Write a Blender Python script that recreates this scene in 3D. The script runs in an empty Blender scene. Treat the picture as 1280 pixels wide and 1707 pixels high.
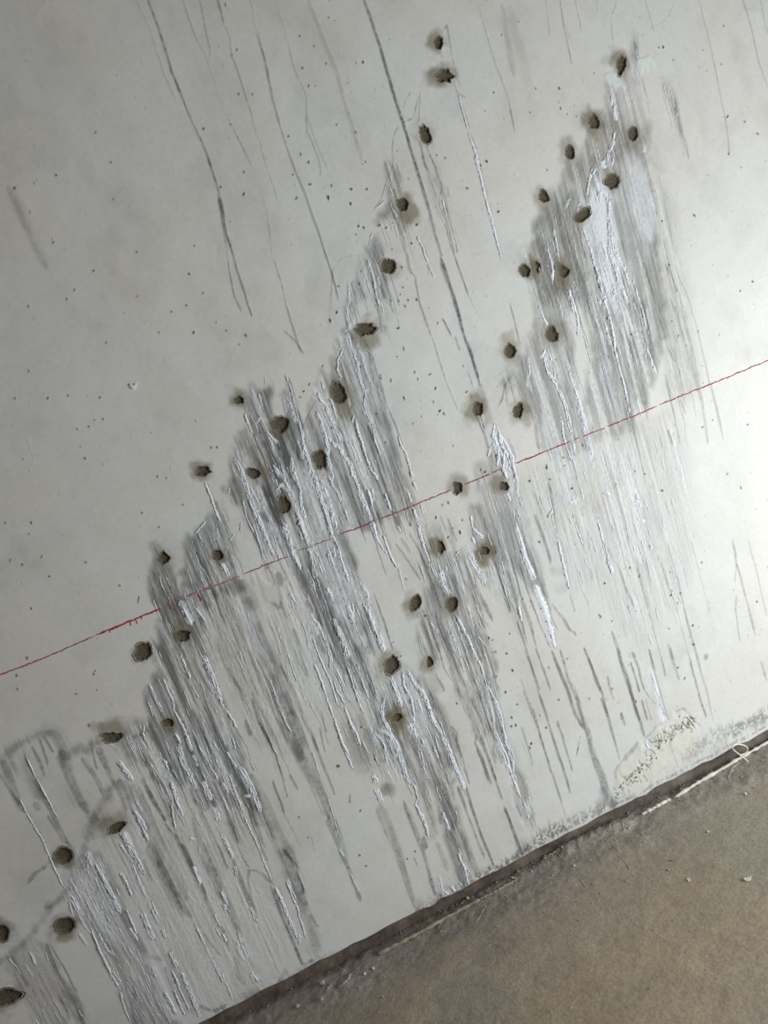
import bpy, math, random
import numpy as np

# ------------------------------------------------------------------ camera
W, H, F = 1280.0, 1707.0, 1400.0
CX, CY = W / 2, H / 2


def unit(v):
    return v / np.linalg.norm(v)


RX = unit(np.array([6391.0, -2612.0, F]))                 # along the wall, in camera axes (right, down, forward)
RD = np.array([1760.0, 5150.0, F])
RD = unit(RD - RX * (RD @ RX))                            # plumb line
RN = np.cross(RX, RD)                                     # into the wall
CAM_Y = -float(RN[2] * 0.70)
CAM_Z = 0.548
scene = bpy.context.scene
col = scene.collection


def to_world(v):
    return np.array([RX @ v, RN @ v, -(RD @ v)])


from mathutils import Matrix, Vector
cam_data = bpy.data.cameras.new('camera')
cam = bpy.data.objects.new('camera', cam_data)
col.objects.link(cam)
right, up, back = to_world(np.array([1.0, 0, 0])), to_world(np.array([0, -1.0, 0])), to_world(np.array([0, 0, -1.0]))
M = Matrix.Identity(4)
for i in range(3):
    M[i][0], M[i][1], M[i][2] = right[i], up[i], back[i]
M[0][3], M[1][3], M[2][3] = 0.0, CAM_Y, CAM_Z
cam.matrix_world = M
cam_data.sensor_fit = 'AUTO'
cam_data.sensor_width = 36.0
cam_data.lens = 36.0 * F / H
cam_data.clip_start = 0.01
cam_data.dof.use_dof = True
cam_data.dof.focus_distance = 0.715
cam_data.dof.aperture_fstop = 5.0
scene.camera = cam

# ------------------------------------------------------------------ light
world = bpy.data.worlds.new('world')
scene.world = world
world.use_nodes = True
bg = world.node_tree.nodes['Background']
bg.inputs[0].default_value = (1.0, 0.86, 0.79, 1)
bg.inputs[1].default_value = 0.10


def area_light(name, loc, target, sx, sy, power, color):
    d = bpy.data.lights.new(name, 'AREA')
    d.shape = 'RECTANGLE'
    d.size, d.size_y = sx, sy
    d.energy = power
    d.color = color
    o = bpy.data.objects.new(name, d)
    o.location = loc
    o.rotation_euler = (Vector(target) - Vector(loc)).to_track_quat('-Z', 'Y').to_euler()
    col.objects.link(o)
    return o


# daylight through the low window in the side wall to the right
area_light('window_daylight', (0.79, -0.58, 0.205), (0.04, -0.30, 0.36), 0.55, 0.40, 9.3, (0.90, 0.985, 1.05))

scene.view_settings.view_transform = 'Standard'
scene.view_settings.look = 'None'
scene.view_settings.gamma = 1.0
scene.view_settings.use_curve_mapping = False
scene.view_settings.exposure = 0.0


# ------------------------------------------------------------------ helpers
def px_to_wall(p):
    """points of the photograph -> metres on the wall plane (x, z)"""
    p = np.atleast_2d(np.asarray(p, float))
    r = np.stack([(p[:, 0] - CX) / F, (p[:, 1] - CY) / F, np.ones(len(p))], 1)
    k = -CAM_Y / (r @ RN)
    return np.stack([(r @ RX) * k, CAM_Z - (r @ RD) * k], 1)


def px_to_floor(p):
    p = np.atleast_2d(np.asarray(p, float))
    r = np.stack([(p[:, 0] - CX) / F, (p[:, 1] - CY) / F, np.ones(len(p))], 1)
    k = CAM_Z / (r @ RD)
    return np.stack([(r @ RX) * k, CAM_Y + (r @ RN) * k], 1)


def world_to_px(q):
    q = np.asarray(q, float)
    v = q[:, :1] * RX + (q[:, 1:2] - CAM_Y) * RN + (CAM_Z - q[:, 2:3]) * RD
    z = np.maximum(v[:, 2], 1e-4)
    return np.stack([CX + F * v[:, 0] / z, CY + F * v[:, 1] / z], 1)


MM = 0.001
PX = 0.00050          # one pixel of the photograph on the wall, about half a millimetre
rng = np.random.default_rng(7)
random.seed(7)


def srgb(r, g, b):
    c = np.array([r, g, b], float) / 255.0
    return np.where(c <= 0.04045, c / 12.92, ((c + 0.055) / 1.055) ** 2.4)


def mesh_obj(name, verts, faces, mat=None, parent=None, smooth=True):
    me = bpy.data.meshes.new(name)
    me.from_pydata([tuple(v) for v in verts], [], [tuple(f) for f in faces])
    if mat:
        me.materials.append(mat)
    if smooth:
        me.shade_smooth()
    me.update()
    o = bpy.data.objects.new(name, me)
    col.objects.link(o)
    if parent:
        o.parent = parent
    return o


def big_mesh(name, verts, quads, colors=None, mat=None, parent=None):
    me = bpy.data.meshes.new(name)
    nv, nf = len(verts), len(quads)
    me.vertices.add(nv)
    me.vertices.foreach_set('co', np.ascontiguousarray(verts, np.float32).ravel())
    me.loops.add(nf * 4)
    me.loops.foreach_set('vertex_index', np.ascontiguousarray(quads, np.int32).ravel())
    me.polygons.add(nf)
    me.polygons.foreach_set('loop_start', np.arange(0, nf * 4, 4, dtype=np.int32))
    me.polygons.foreach_set('use_smooth', np.ones(nf, bool))
    if colors is not None:
        a = me.color_attributes.new('pigment', 'FLOAT_COLOR', 'POINT')
        a.data.foreach_set('color', np.ascontiguousarray(colors, np.float32).ravel())
    if mat:
        me.materials.append(mat)
    me.update(calc_edges=True)
    me.validate()
    o = bpy.data.objects.new(name, me)
    col.objects.link(o)
    if parent:
        o.parent = parent
    return o


def empty(name, loc, label=None, cat=None, group=None):
    o = bpy.data.objects.new(name, None)
    o.location = loc
    o.empty_display_size = 0.01
    col.objects.link(o)
    tag(o, label, cat, group)
    return o


def tag(o, label=None, cat=None, group=None, kind=None):
    if label:
        o['label'] = label
    if cat:
        o['category'] = cat
    if group:
        o['group'] = group
    if kind:
        o['kind'] = kind
    return o


def vnoise(shape, cu, cv, seed, octaves=3):
    """smooth value noise on a (rows, cols) raster; cell sizes in raster steps"""
    r = np.random.default_rng(seed)
    out = np.zeros(shape, np.float32)
    amp, tot = 1.0, 0.0
    for o in range(octaves):
        cuu, cvv = max(cu / 2 ** o, 1.0), max(cv / 2 ** o, 1.0)
        gr, gc = int(shape[0] / cvv) + 3, int(shape[1] / cuu) + 3
        g = r.random((gr, gc), np.float32)
        y, x = np.arange(shape[0]) / cvv, np.arange(shape[1]) / cuu
        yi, xi = y.astype(int), x.astype(int)
        fy, fx = (y - yi).astype(np.float32), (x - xi).astype(np.float32)
        fy, fx = fy * fy * (3 - 2 * fy), fx * fx * (3 - 2 * fx)
        row = g[yi] * (1 - fy)[:, None] + g[yi + 1] * fy[:, None]
        out += amp * (row[:, xi] * (1 - fx) + row[:, xi + 1] * fx)
        tot += amp
        amp *= 0.55
    return out / tot


def sstep(a, b, x):
    t = np.clip((x - a) / (b - a), 0, 1)
    return t * t * (3 - 2 * t)


# ------------------------------------------------------------------ materials
def material(name, rough=0.6, spec=0.3):
    m = bpy.data.materials.new(name)
    m.use_nodes = True
    nt = m.node_tree
    b = nt.nodes['Principled BSDF']
    b.inputs['Roughness'].default_value = rough
    b.inputs['Specular IOR Level'].default_value = spec
    return m, nt, b


def noise_material(name, c1, c2, scale, rough=0.7, spec=0.25, bump=0.3, bscale=None, bdist=0.0005):
    m, nt, b = material(name, rough, spec)
    tc = nt.nodes.new('ShaderNodeTexCoord')
    n = nt.nodes.new('ShaderNodeTexNoise')
    n.inputs['Scale'].default_value = scale
    n.inputs['Detail'].default_value = 6
    n.inputs['Roughness'].default_value = 0.65
    r = nt.nodes.new('ShaderNodeValToRGB')
    r.color_ramp.elements[0].position, r.color_ramp.elements[1].position = 0.33, 0.67
    r.color_ramp.elements[0].color = (*c1, 1)
    r.color_ramp.elements[1].color = (*c2, 1)
    nt.links.new(tc.outputs['Object'], n.inputs['Vector'])
    nt.links.new(n.outputs['Fac'], r.inputs['Fac'])
    nt.links.new(r.outputs['Color'], b.inputs['Base Color'])
    if bump:
        n2 = nt.nodes.new('ShaderNodeTexNoise')
        n2.inputs['Scale'].default_value = bscale or scale * 3
        n2.inputs['Detail'].default_value = 5
        bp = nt.nodes.new('ShaderNodeBump')
        bp.inputs['Strength'].default_value = bump
        bp.inputs['Distance'].default_value = bdist
        nt.links.new(tc.outputs['Object'], n2.inputs['Vector'])
        nt.links.new(n2.outputs['Fac'], bp.inputs['Height'])
        nt.links.new(bp.outputs['Normal'], b.inputs['Normal'])
    return m


def pigment_material(name, rough, spec, scale, bump, bdist, var=0.10):
    """colour from the point colours of the mesh, with fine procedural grain"""
    m, nt, b = material(name, rough, spec)
    at = nt.nodes.new('ShaderNodeAttribute')
    at.attribute_name = 'pigment'
    tc = nt.nodes.new('ShaderNodeTexCoord')
    n = nt.nodes.new('ShaderNodeTexNoise')
    n.inputs['Scale'].default_value = scale
    n.inputs['Detail'].default_value = 5
    mr = nt.nodes.new('ShaderNodeMapRange')
    mr.inputs['From Min'].default_value, mr.inputs['From Max'].default_value = 0.3, 0.7
    mr.inputs['To Min'].default_value, mr.inputs['To Max'].default_value = 1 - var, 1 + var
    mx = nt.nodes.new('ShaderNodeVectorMath')
    mx.operation = 'SCALE'
    nt.links.new(tc.outputs['Object'], n.inputs['Vector'])
    nt.links.new(n.outputs['Fac'], mr.inputs['Value'])
    nt.links.new(at.outputs['Color'], mx.inputs[0])
    nt.links.new(mr.outputs['Result'], mx.inputs['Scale'])
    nt.links.new(mx.outputs['Vector'], b.inputs['Base Color'])
    # the alpha channel carries how matt the surface is (salt and dirt take the gloss off the paint)
    mr2 = nt.nodes.new('ShaderNodeMapRange')
    mr2.inputs['To Min'].default_value, mr2.inputs['To Max'].default_value = rough, 0.85
    nt.links.new(at.outputs['Alpha'], mr2.inputs['Value'])
    nt.links.new(mr2.outputs['Result'], b.inputs['Roughness'])
    bp = nt.nodes.new('ShaderNodeBump')
    bp.inputs['Strength'].default_value = bump
    bp.inputs['Distance'].default_value = bdist
    nt.links.new(n.outputs['Fac'], bp.inputs['Height'])
    nt.links.new(bp.outputs['Normal'], b.inputs['Normal'])
    return m


MAT_WALL = pigment_material('painted_plaster', 0.42, 0.12, 260.0, 0.25, 0.0003, 0.035)
MAT_FLOOR = pigment_material('dusty_cement', 0.75, 0.2, 420.0, 0.5, 0.0006, 0.16)
MAT_SALT = noise_material('white_salt', srgb(214, 215, 218), srgb(240, 241, 243), 700, 0.5, 0.35, 0.3, 1500, 0.0002)
MAT_HOLE = noise_material('dark_mortar', srgb(82, 74, 60), srgb(103, 94, 77), 500, 0.85, 0.12, 0.35, 900, 0.001)
MAT_RED = noise_material('red_chalk', srgb(140, 42, 40), srgb(186, 78, 74), 500, 0.9, 0.1, 0)
MAT_RED_MID = noise_material('dull_red_chalk', srgb(136, 62, 62), srgb(170, 98, 96), 500, 0.9, 0.1, 0)
MAT_RED_DUSTY = noise_material('faded_red_chalk', srgb(150, 92, 90), srgb(178, 128, 124), 500, 0.9, 0.1, 0)
MAT_BROWN = noise_material('brown_primer', srgb(64, 52, 44), srgb(118, 102, 88), 55, 0.6, 0.3, 0.5, 300, 0.0008)
MAT_BEAD = noise_material('white_sealant', srgb(196, 186, 166), srgb(238, 232, 216), 160, 0.5, 0.35, 0.3, 400, 0.0004)
MAT_GREYBEAD = noise_material('dusty_sealant', srgb(128, 114, 98), srgb(178, 162, 140), 140, 0.7, 0.2, 0.4, 400, 0.0005)
MAT_GREY = noise_material('grey_mortar', srgb(150, 142, 132), srgb(186, 178, 168), 220, 0.9, 0.15, 0.6, 500, 0.0012)
MAT_CHIP = noise_material('pale_paint_chip', srgb(206, 200, 182), srgb(234, 230, 214), 300, 0.6, 0.3, 0.2)
MAT_CORD = noise_material('cream_plastic_cord', srgb(222, 214, 190), srgb(240, 234, 214), 200, 0.45, 0.4, 0)
MAT_CREAM = noise_material('cream_plaster', srgb(206, 198, 180), srgb(226, 220, 204), 200, 0.8, 0.2, 0.5, 600, 0.0005)

# ------------------------------------------------------------------ survey of the wall
# Runs, and one painted shadow line among the dark ones, are listed per tile of the photograph: "@x y size", then "width alpha tint | points of the tile (0..1280)".
DARK = """
@0 0 430
4 .55 g|735,0 785,135 850,350 950,600 1020,750 1080,930 1100,1020 1120,1160 1160,1280
2 .35 g|1085,980 1110,1150 1130,1280
7 .35 g|1092,985 1102,1050
3 .16 g|680,0 750,160 800,320 870,500
2 .28 g|905,0 970,180 1030,300 1060,400 1120,560 1200,720 1280,890
2.5 .32 g|990,0 1020,130 1045,250 1035,300
4 .45 g|1080,0 1110,120
2.5 .35 g|1110,120 1140,180 1150,280 1180,350 1240,540 1280,690
11 .30 b|40,930 130,1120 210,1280 235,1330
2 .2 g|1245,0 1270,140 1280,200
@0 430 430
2 .45 g|1130,0 1150,130 1165,190 1200,265
2.5 .5 g|1160,0 1205,145 1250,290
2 .15 g|130,890 170,1000
@430 0 430
4 .42 g|0,170 30,280 70,480 110,630
3 .4 g|110,630 180,830 240,980 300,1150 340,1280
2.5 .22 g|90,0 140,180 180,330 240,480 245,650 300,780 315,850 300,900
7 .22 w|250,0 320,180 400,370 430,500 480,660 520,800
5:7 .70 g|525,0 600,220 680,480 720,620 790,850 850,1050 910,1270
2 .35 g|0,670 40,820 100,1000
2 .25 g|10,930 50,1080 75,1280
2.5 .24 g|1085,0 1140,190 1190,350 1240,480 1270,630
9 .18 b|1210,30 1240,200 1270,370
5 .12 w|250,580 290,700 350,840
@430 430 430
3 .4 g|80,0 120,140 150,260 190,400 210,470
2 .3 g|340,0 370,90 400,210
1.5 .25 g|400,10 370,60 350,310
7:4 .72 g|905,0 960,160 1010,340 1060,480 1100,630
3 .4 g|130,360 190,420 230,480
@850 0 430
16 .12 w|0,60 60,300 120,620
2 .25 g|0,540 25,660
2.5 .35 g|250,0 270,140 290,240 305,320
2 .2 g|275,120 300,200
2.5 .35 g|325,0 355,150
2 .24 g|535,0 505,80 505,160 520,230
2 .2 g|670,0 700,100 715,160
1.5 .16 g|820,20 770,100 720,140
3 .36 g|940,0 990,210 1030,400 1060,550 1080,680 1090,780
2.5 .28 g|1155,0 1190,120 1230,300 1280,440
2.5 .18 g|1240,0 1280,170
3 .12 g|180,0 200,180
3 .15 g|430,0 440,60
@580 20 260
2 .28 g|515,660 480,730 445,800
2 .35 g|600,660 590,700 560,770 545,860
2 .35 g|600,700 585,800 585,880
3 .35 g|540,870 450,910
2.5 .4 g|420,930 385,1000 365,1120 375,1280
3 .35 g|590,1060 640,1280
3 .38 g|640,1090 720,1280
3 .32 g|810,110 830,200 850,350 880,480 930,620
2 .3 g|810,110 760,180
4 .32 g|870,590 900,660 960,700
5 .2 g|760,320 790,380
2 .25 g|300,890 305,960
@540 260 300
2 .5 g|860,330 885,450 935,600 950,690
2 .45 g|860,480 900,640 935,720
2.5 .52 g|935,720 985,880 1030,990
1.5 .2 g|1030,990 1110,1150
3 .35 g|700,0 740,110
3 .38 g|760,0 830,200 840,280
2.5 .42 g|620,830 655,860 655,910 680,1040 720,1180 760,1280
5 .35 b|500,420 560,560 590,680 600,790 620,830
2.5 .42 g|735,770 745,850
2.5 .42 g|845,1160 880,1220 905,1270
2 .32 g|0,660 40,780 60,850 110,1050
1.5 .3 g|215,705 120,735 70,810 60,850 45,1180 30,1230
2.5 .3 g|380,1080 400,1180 410,1240
2 .3 g|490,0 500,40 480,100 440,200 400,320 350,390
4 .25 g|880,220 890,290
@480 500 300
2 .34 g|935,0 1000,200 1085,450 1140,620 1210,780
3 .35 g|1095,130 1140,210 1165,250
3 .32 g|1190,260 1225,360
3 .4 g|635,0 660,150 670,240
2.5 .45 g|0,550 60,760 110,900
3 .35 g|600,400 650,560 700,740 760,880 830,1080 890,1280
1.5 .2 g|840,870 890,950
2 .4 g|110,900 150,800 210,700
4 .35 g|600,880 660,960 700,1050
4 .3 g|480,780 530,960 580,1100
4 .3 g|560,820 600,880
@760 480 300
2 .42 g|380,110 420,260 455,400
3 .42 g|90,600 130,730
3 .42 g|0,350 30,440
12 .30 b|170,690 200,800 250,960
2.5 .38 g|410,610 350,690 330,790 300,850
2.5 .3 g|350,690 370,820
3 .36 g|150,920 200,1030 230,1140
6 .32 g|530,860 560,960 590,1150
5 .3 g|370,1070 420,1220
6 .25 g|640,700 660,770
@960 440 300
7 .22 g|640,10 700,190 760,400 810,560 840,720 880,900 905,1060
3 .26 g|700,0 820,300 870,500 900,640 950,850 1000,1020 1050,1250
3 .34 g|480,0 550,230 570,340 620,480 650,600 700,690
3 .28 g|640,820 700,1080 740,1280
3 .22 g|740,960 780,1060
3 .42 g|655,1180 690,1280
5 .25 g|905,1060 940,1280
2.5 .26 g|25,380 90,600 150,900 220,1120
3 .45 g|650,20 720,200
@980 900 300
3 .32 g|565,0 600,150 650,350 700,550 750,740 800,930 840,1070 890,1280
3 .36 g|500,110 590,370 650,550
2.5 .28 g|650,550 720,840
3 .5 g|720,840 800,1150 840,1260
3 .22 w|735,0 800,250 860,480 870,520
3 .3 g|1140,0 1200,240 1270,540
3.5 .36 g|1030,0 1060,170 1130,440 1190,680
3 .16 g|1060,170 1045,300
5:2 .34 g|1055,400 1050,500 1080,720
3 .35 w|350,200 390,360 430,500
2.5 .3 g|430,500 480,680 530,860 555,960
5 .18 g|370,0 420,200 460,400
3 .32 g|215,180 260,300 330,480
5 .42 g|170,650 215,760 250,920 300,1080 365,1280
2.5 .55 g|305,870 345,1010 365,1080
3 .42 g|320,800 360,900 375,1000 400,1070
2 .3 g|400,1070 480,1170
8 .25 g|300,810 340,830
2.5 .45 g|385,1140 420,1280
2 .4 g|410,1130 450,1280
2.5 .5 g|435,780 490,1000 540,1170 575,1280
3.5 .4 g|0,840 50,1000 100,1090 135,1250
3 .32 g|135,970 160,1080 185,1140
4 .3 g|570,740 600,850 650,990
8 .4 g|838,815 835,850
3 .25 g|1230,860 1270,1000
5 .25 g|1250,940 1255,970
3 .3 g|235,1230 240,1280
@840 1080 300
3 .55 g|225,0 265,110 300,210 330,300
2.5 .25 g|130,0 190,110 250,330
3.5 .46 g|250,330 300,480 340,600 400,800 440,920 470,1030
2.5 .25 g|120,220 200,430
3 .5 g|200,430 260,620 310,790 360,940 410,1100
2 .2 g|410,1100 440,1200
5 .35 g|380,520 390,560
3 .45 g|380,540 410,600 460,780 490,880
4 .5 g|340,20 400,180 450,290 510,480 570,580
5:9 .46 g|400,20 450,190 520,380 590,590 640,780 690,900 720,1000 740,1080
3 .44 g|570,0 620,130 690,300
3.5 .44 g|690,360 730,460 780,640 825,800
5 .44 g|810,0 870,180 930,390 970,520 995,630
2.5 .38 g|735,210 765,330
3 .32 g|835,465 860,550
2 .6 d|540,630 530,700 515,765
6 .32 g|820,830 930,710 950,670
5 .28 g|1010,640 1060,590 1090,550 1160,520
4 .28 g|820,830 790,880 800,930
9 .22 g|520,380 545,480 575,560
3 .3 g|1120,60 1150,200
4 .3 g|1180,0 1200,80
2.5 .5 g|1190,660 1240,850
3 .35 g|70,1050 130,1200
3 .5 g|0,1130 60,1280
@980 1160 300
3 .3 g|625,110 680,90 720,120 760,180 800,210
2.5 .4 g|575,290 600,380 640,510
2 .5 d|510,390 560,360 590,340
2 .4 d|510,540 540,510 570,495
@800 720 300
3 .22 g|370,430 420,560 470,700
3 .26 g|400,590 460,760 510,920
3.5 .28 g|485,360 520,520 560,780
2 .25 g|640,1150 680,1280
9 .32 g|330,830 380,960 430,1060 480,1180
7 .28 b|890,150 940,340 1000,540 1050,690
5 .18 w|1050,690 1130,980 1200,1240
4 .18 g|880,780 960,900 1050,1150
3 .2 g|1050,150 1110,400
4 .15 g|1180,20 1270,420
12 .16 b|510,980 620,1000
14 .12 b|540,1120 620,1110
@660 780 300
4.5 .38 g|1110,970 1180,1060 1230,1140 1280,1190
6:3 .4 g|560,830 600,920 640,1000 690,1090
3 .4 g|700,680 760,850 810,1010
3.5 .4 g|790,720 850,920 880,1060 930,1250
3 .4 g|820,650 890,900 960,1100 990,1260
3 .44 g|870,680 950,900 1020,1100 1100,1280
2.5 .3 g|980,170 1040,330
3 .3 g|980,330 1050,500 1100,680
3 .32 g|1090,130 1130,370
3 .35 g|0,540 60,620 110,700 180,800
3.5 .38 g|100,460 150,560 230,720
10 .28 g|760,640 800,760 860,940
3 .3 g|320,340 360,440
3 .3 g|370,360 430,520
5 .25 g|40,500 100,600
@600 1000 300
5 .38 g|890,0 945,130
2.5 .45 g|1150,0 1220,220 1280,420
3 .38 g|1120,160 1200,400 1280,640
2 .42 g|1210,0 1280,160
2.5 .4 g|1160,640 1220,800 1280,950
2 .35 g|1040,0 1070,90
5 .45 b|830,960 820,1020 880,1170 910,1280
4 .55 g|860,970 930,1160 970,1280
5 .42 b|960,960 950,1080 970,1160
5 .42 g|970,1040 1010,1160
2 .45 g|650,900 690,940 680,1030
4 .38 b|540,520 600,650
6 .34 g|640,480 720,690
2 .5 g|120,0 200,230 240,360
3 .45 g|50,420 110,690
2 .4 g|100,440 150,640
3 .4 g|60,600 130,850
8 .35 b|790,690 850,830 870,880
3 .35 g|1150,900 1230,1180
7 .28 b|900,880 960,980
4 .4 g|690,1030 720,1120
@620 1220 300
4 .5 g|610,390 700,640 800,900
4 .55 g|660,380 750,640 860,950
3 .5 g|850,250 900,400 930,480
4 .3 g|750,120 800,250 850,370
4 .55 g|945,540 1000,690 1050,830
3 .55 g|1190,10 1240,170 1280,290
3 .25 g|1060,60 1140,250
9:11 .4 g|450,130 520,370 600,620 670,830 740,1030
6 .34 g|550,700 620,900 660,1070
6 .55 g|230,490 310,700 370,880 450,1150
3 .45 g|300,890 325,950
17:9 .42 b|60,520 130,700 190,850 230,1000 270,1150 330,1270
7 .25 g|460,780 540,980
5 .48 g|1030,520 1070,600
4 .32 g|990,380 1050,470
5 .34 g|470,520 490,650
13 .32 b|380,480 420,640 440,750
9 .4 d|370,750 380,830
12 .35 b|100,380 140,400 150,450
4 .5 g|820,960 840,980
8 .35 b|1050,860 1150,760
@420 960 300
21:23 .42 g|-70,40 20,330 60,480 150,660 220,850 310,1080 350,1290
2.5 .38 g|100,260 170,440 220,600 260,730
6 .36 g|140,280 210,460 260,640
3 .38 g|200,180 250,300
5 .38 g|290,380 340,540 380,660 400,720
4 .35 g|200,640 300,810 370,990
2.5 .5 g|0,870 40,1020 100,1130 160,1250
3 .4 g|490,960 530,1120
3 .5 g|480,1080 520,1250
3.5 .35 g|360,1000 430,1130 470,1240
3 .45 g|570,350 620,500 690,680 740,830
2 .45 g|870,120 920,280 1000,510
5 .4 g|640,560 700,700 760,920
4 .4 g|730,480 800,620 880,860
8 .45 g|390,180 430,260
9 .4 g|480,430 520,540
7 .4 g|740,330 790,430
7 .4 g|820,500 840,550
@420 1200 300
22:16 .42 g|270,-40 350,200 430,400 500,560 550,690
16:10 .46 g|550,690 620,860 680,1050
9:5 .5 g|680,1050 740,1200 770,1290
3.5 .46 g|40,0 100,110 170,250 220,420 245,520
2 .5 d|245,520 250,545 232,555
2 .3 g|0,70 80,240
3 .46 g|150,430 210,600 225,660
1.5 .25 g|225,660 350,900
3 .4 g|430,110 480,240 540,400 590,530
3 .4 g|270,390 325,490
14:22 .34 g|0,400 100,650 180,850 250,1000 330,1200 380,1300
3 .45 g|220,920 310,1030 350,1140 375,1240
2.5 .6 d|700,530 695,590
2 .25 g|420,830 450,930
@240 1407 300
5 .55 g|900,300 1000,560 1080,740 1120,850
5 .42 g|745,290 790,450 810,530
5 .42 g|745,300 740,240 750,185 800,190 850,220 920,290
3.5 .42 g|530,0 590,170
7 .38 g|640,110 720,340 760,440
3 .28 g|810,580 900,780 960,920
6 .48 g|270,0 340,150 400,290 470,430 560,620 610,760
6 .36 b|640,800 680,940 720,1000
9 .44 g|430,0 500,180 560,370 640,560 690,640
18 .36 g|40,0 130,210 230,400 330,520
6 .48 g|100,120 170,260 270,470
3.5 .5 g|1000,40 1090,160 1140,350
5 .3 g|1180,500 1250,590
6 .45 d|390,1150 500,1190 600,1140
4 .28 g|540,790 430,640
20 .3 g|1000,0 1100,350 1180,620 1230,800
5 .32 g|0,110 60,260
12 .3 g|180,760 260,1000 360,1200
10 .22 g|680,1090 760,1060 830,1050
8 .3 b|1000,900 960,1000
6 .4 g|1080,740 1130,860 1200,830
@200 1200 300
4 .42 g|500,480 580,640 650,780 720,930 770,1050
4 .42 g|660,440 720,560 775,690
6 .48 g|330,740 400,830 470,950 530,1070 620,1270
10 .38 g|520,700 560,830 600,1000 660,1120 720,1280
5 .38 g|820,660 900,840
22:18 .34 g|100,480 180,640 220,800 300,980 400,1150 470,1280
6 .42 g|180,470 260,600 330,720
6 .4 g|900,0 930,110
4 .35 g|860,440 920,560 970,660
10 .35 g|320,560 360,690
@0 1200 300
13 .42 d|10,300 60,230 130,180 220,130 330,90 400,95 440,170 470,260 510,230 570,205 640,215 655,160 690,165
20:8 .4 g|40,300 70,420 120,560 170,660
4 .5 g|0,380 80,510 170,660
7 .5 g|180,250 250,420 340,600 420,760 500,900
11 .38 g|170,220 220,420 290,560
6 .42 g|230,190 290,310 310,400
4 .4 g|290,140 340,330
4 .35 g|320,120 380,230
19:14 .46 g|440,230 500,420 560,560 620,650
7 .48 g|590,270 660,380 740,530
9 .44 g|700,200 780,400 810,470
4 .38 g|650,160 690,350
15 .42 d|660,720 700,640 760,540 830,440
18 .35 d|620,850 650,770 740,700
8 .42 d|820,480 870,570 900,640
16 .36 g|850,430 930,600 1020,720 1060,790
6 .4 b|190,1170 250,1090 330,1040
4 .4 g|340,680 450,860 510,900
7 .32 g|250,590 280,640
8 .45 g|1000,420 1110,600 1190,720
10 .4 d|900,190 960,120 1040,80
16 .3 d|600,900 580,1000 520,1100
@0 1407 300
11 .36 d|0,850 100,760 220,650 340,480 470,340 540,250 600,130
14 .36 d|330,450 430,390
7 .38 g|330,700 400,900 500,1030 570,1180 600,1280
9 .42 g|870,480 940,620 1000,720 1060,800 1150,830
10 .42 g|1180,880 1240,1040 1280,1130
8 .3 g|60,800 130,900 200,1010
10 .3 g|450,1040 560,1150 600,1280
9 .25 g|830,1050 900,1200 960,1280
"""

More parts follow.
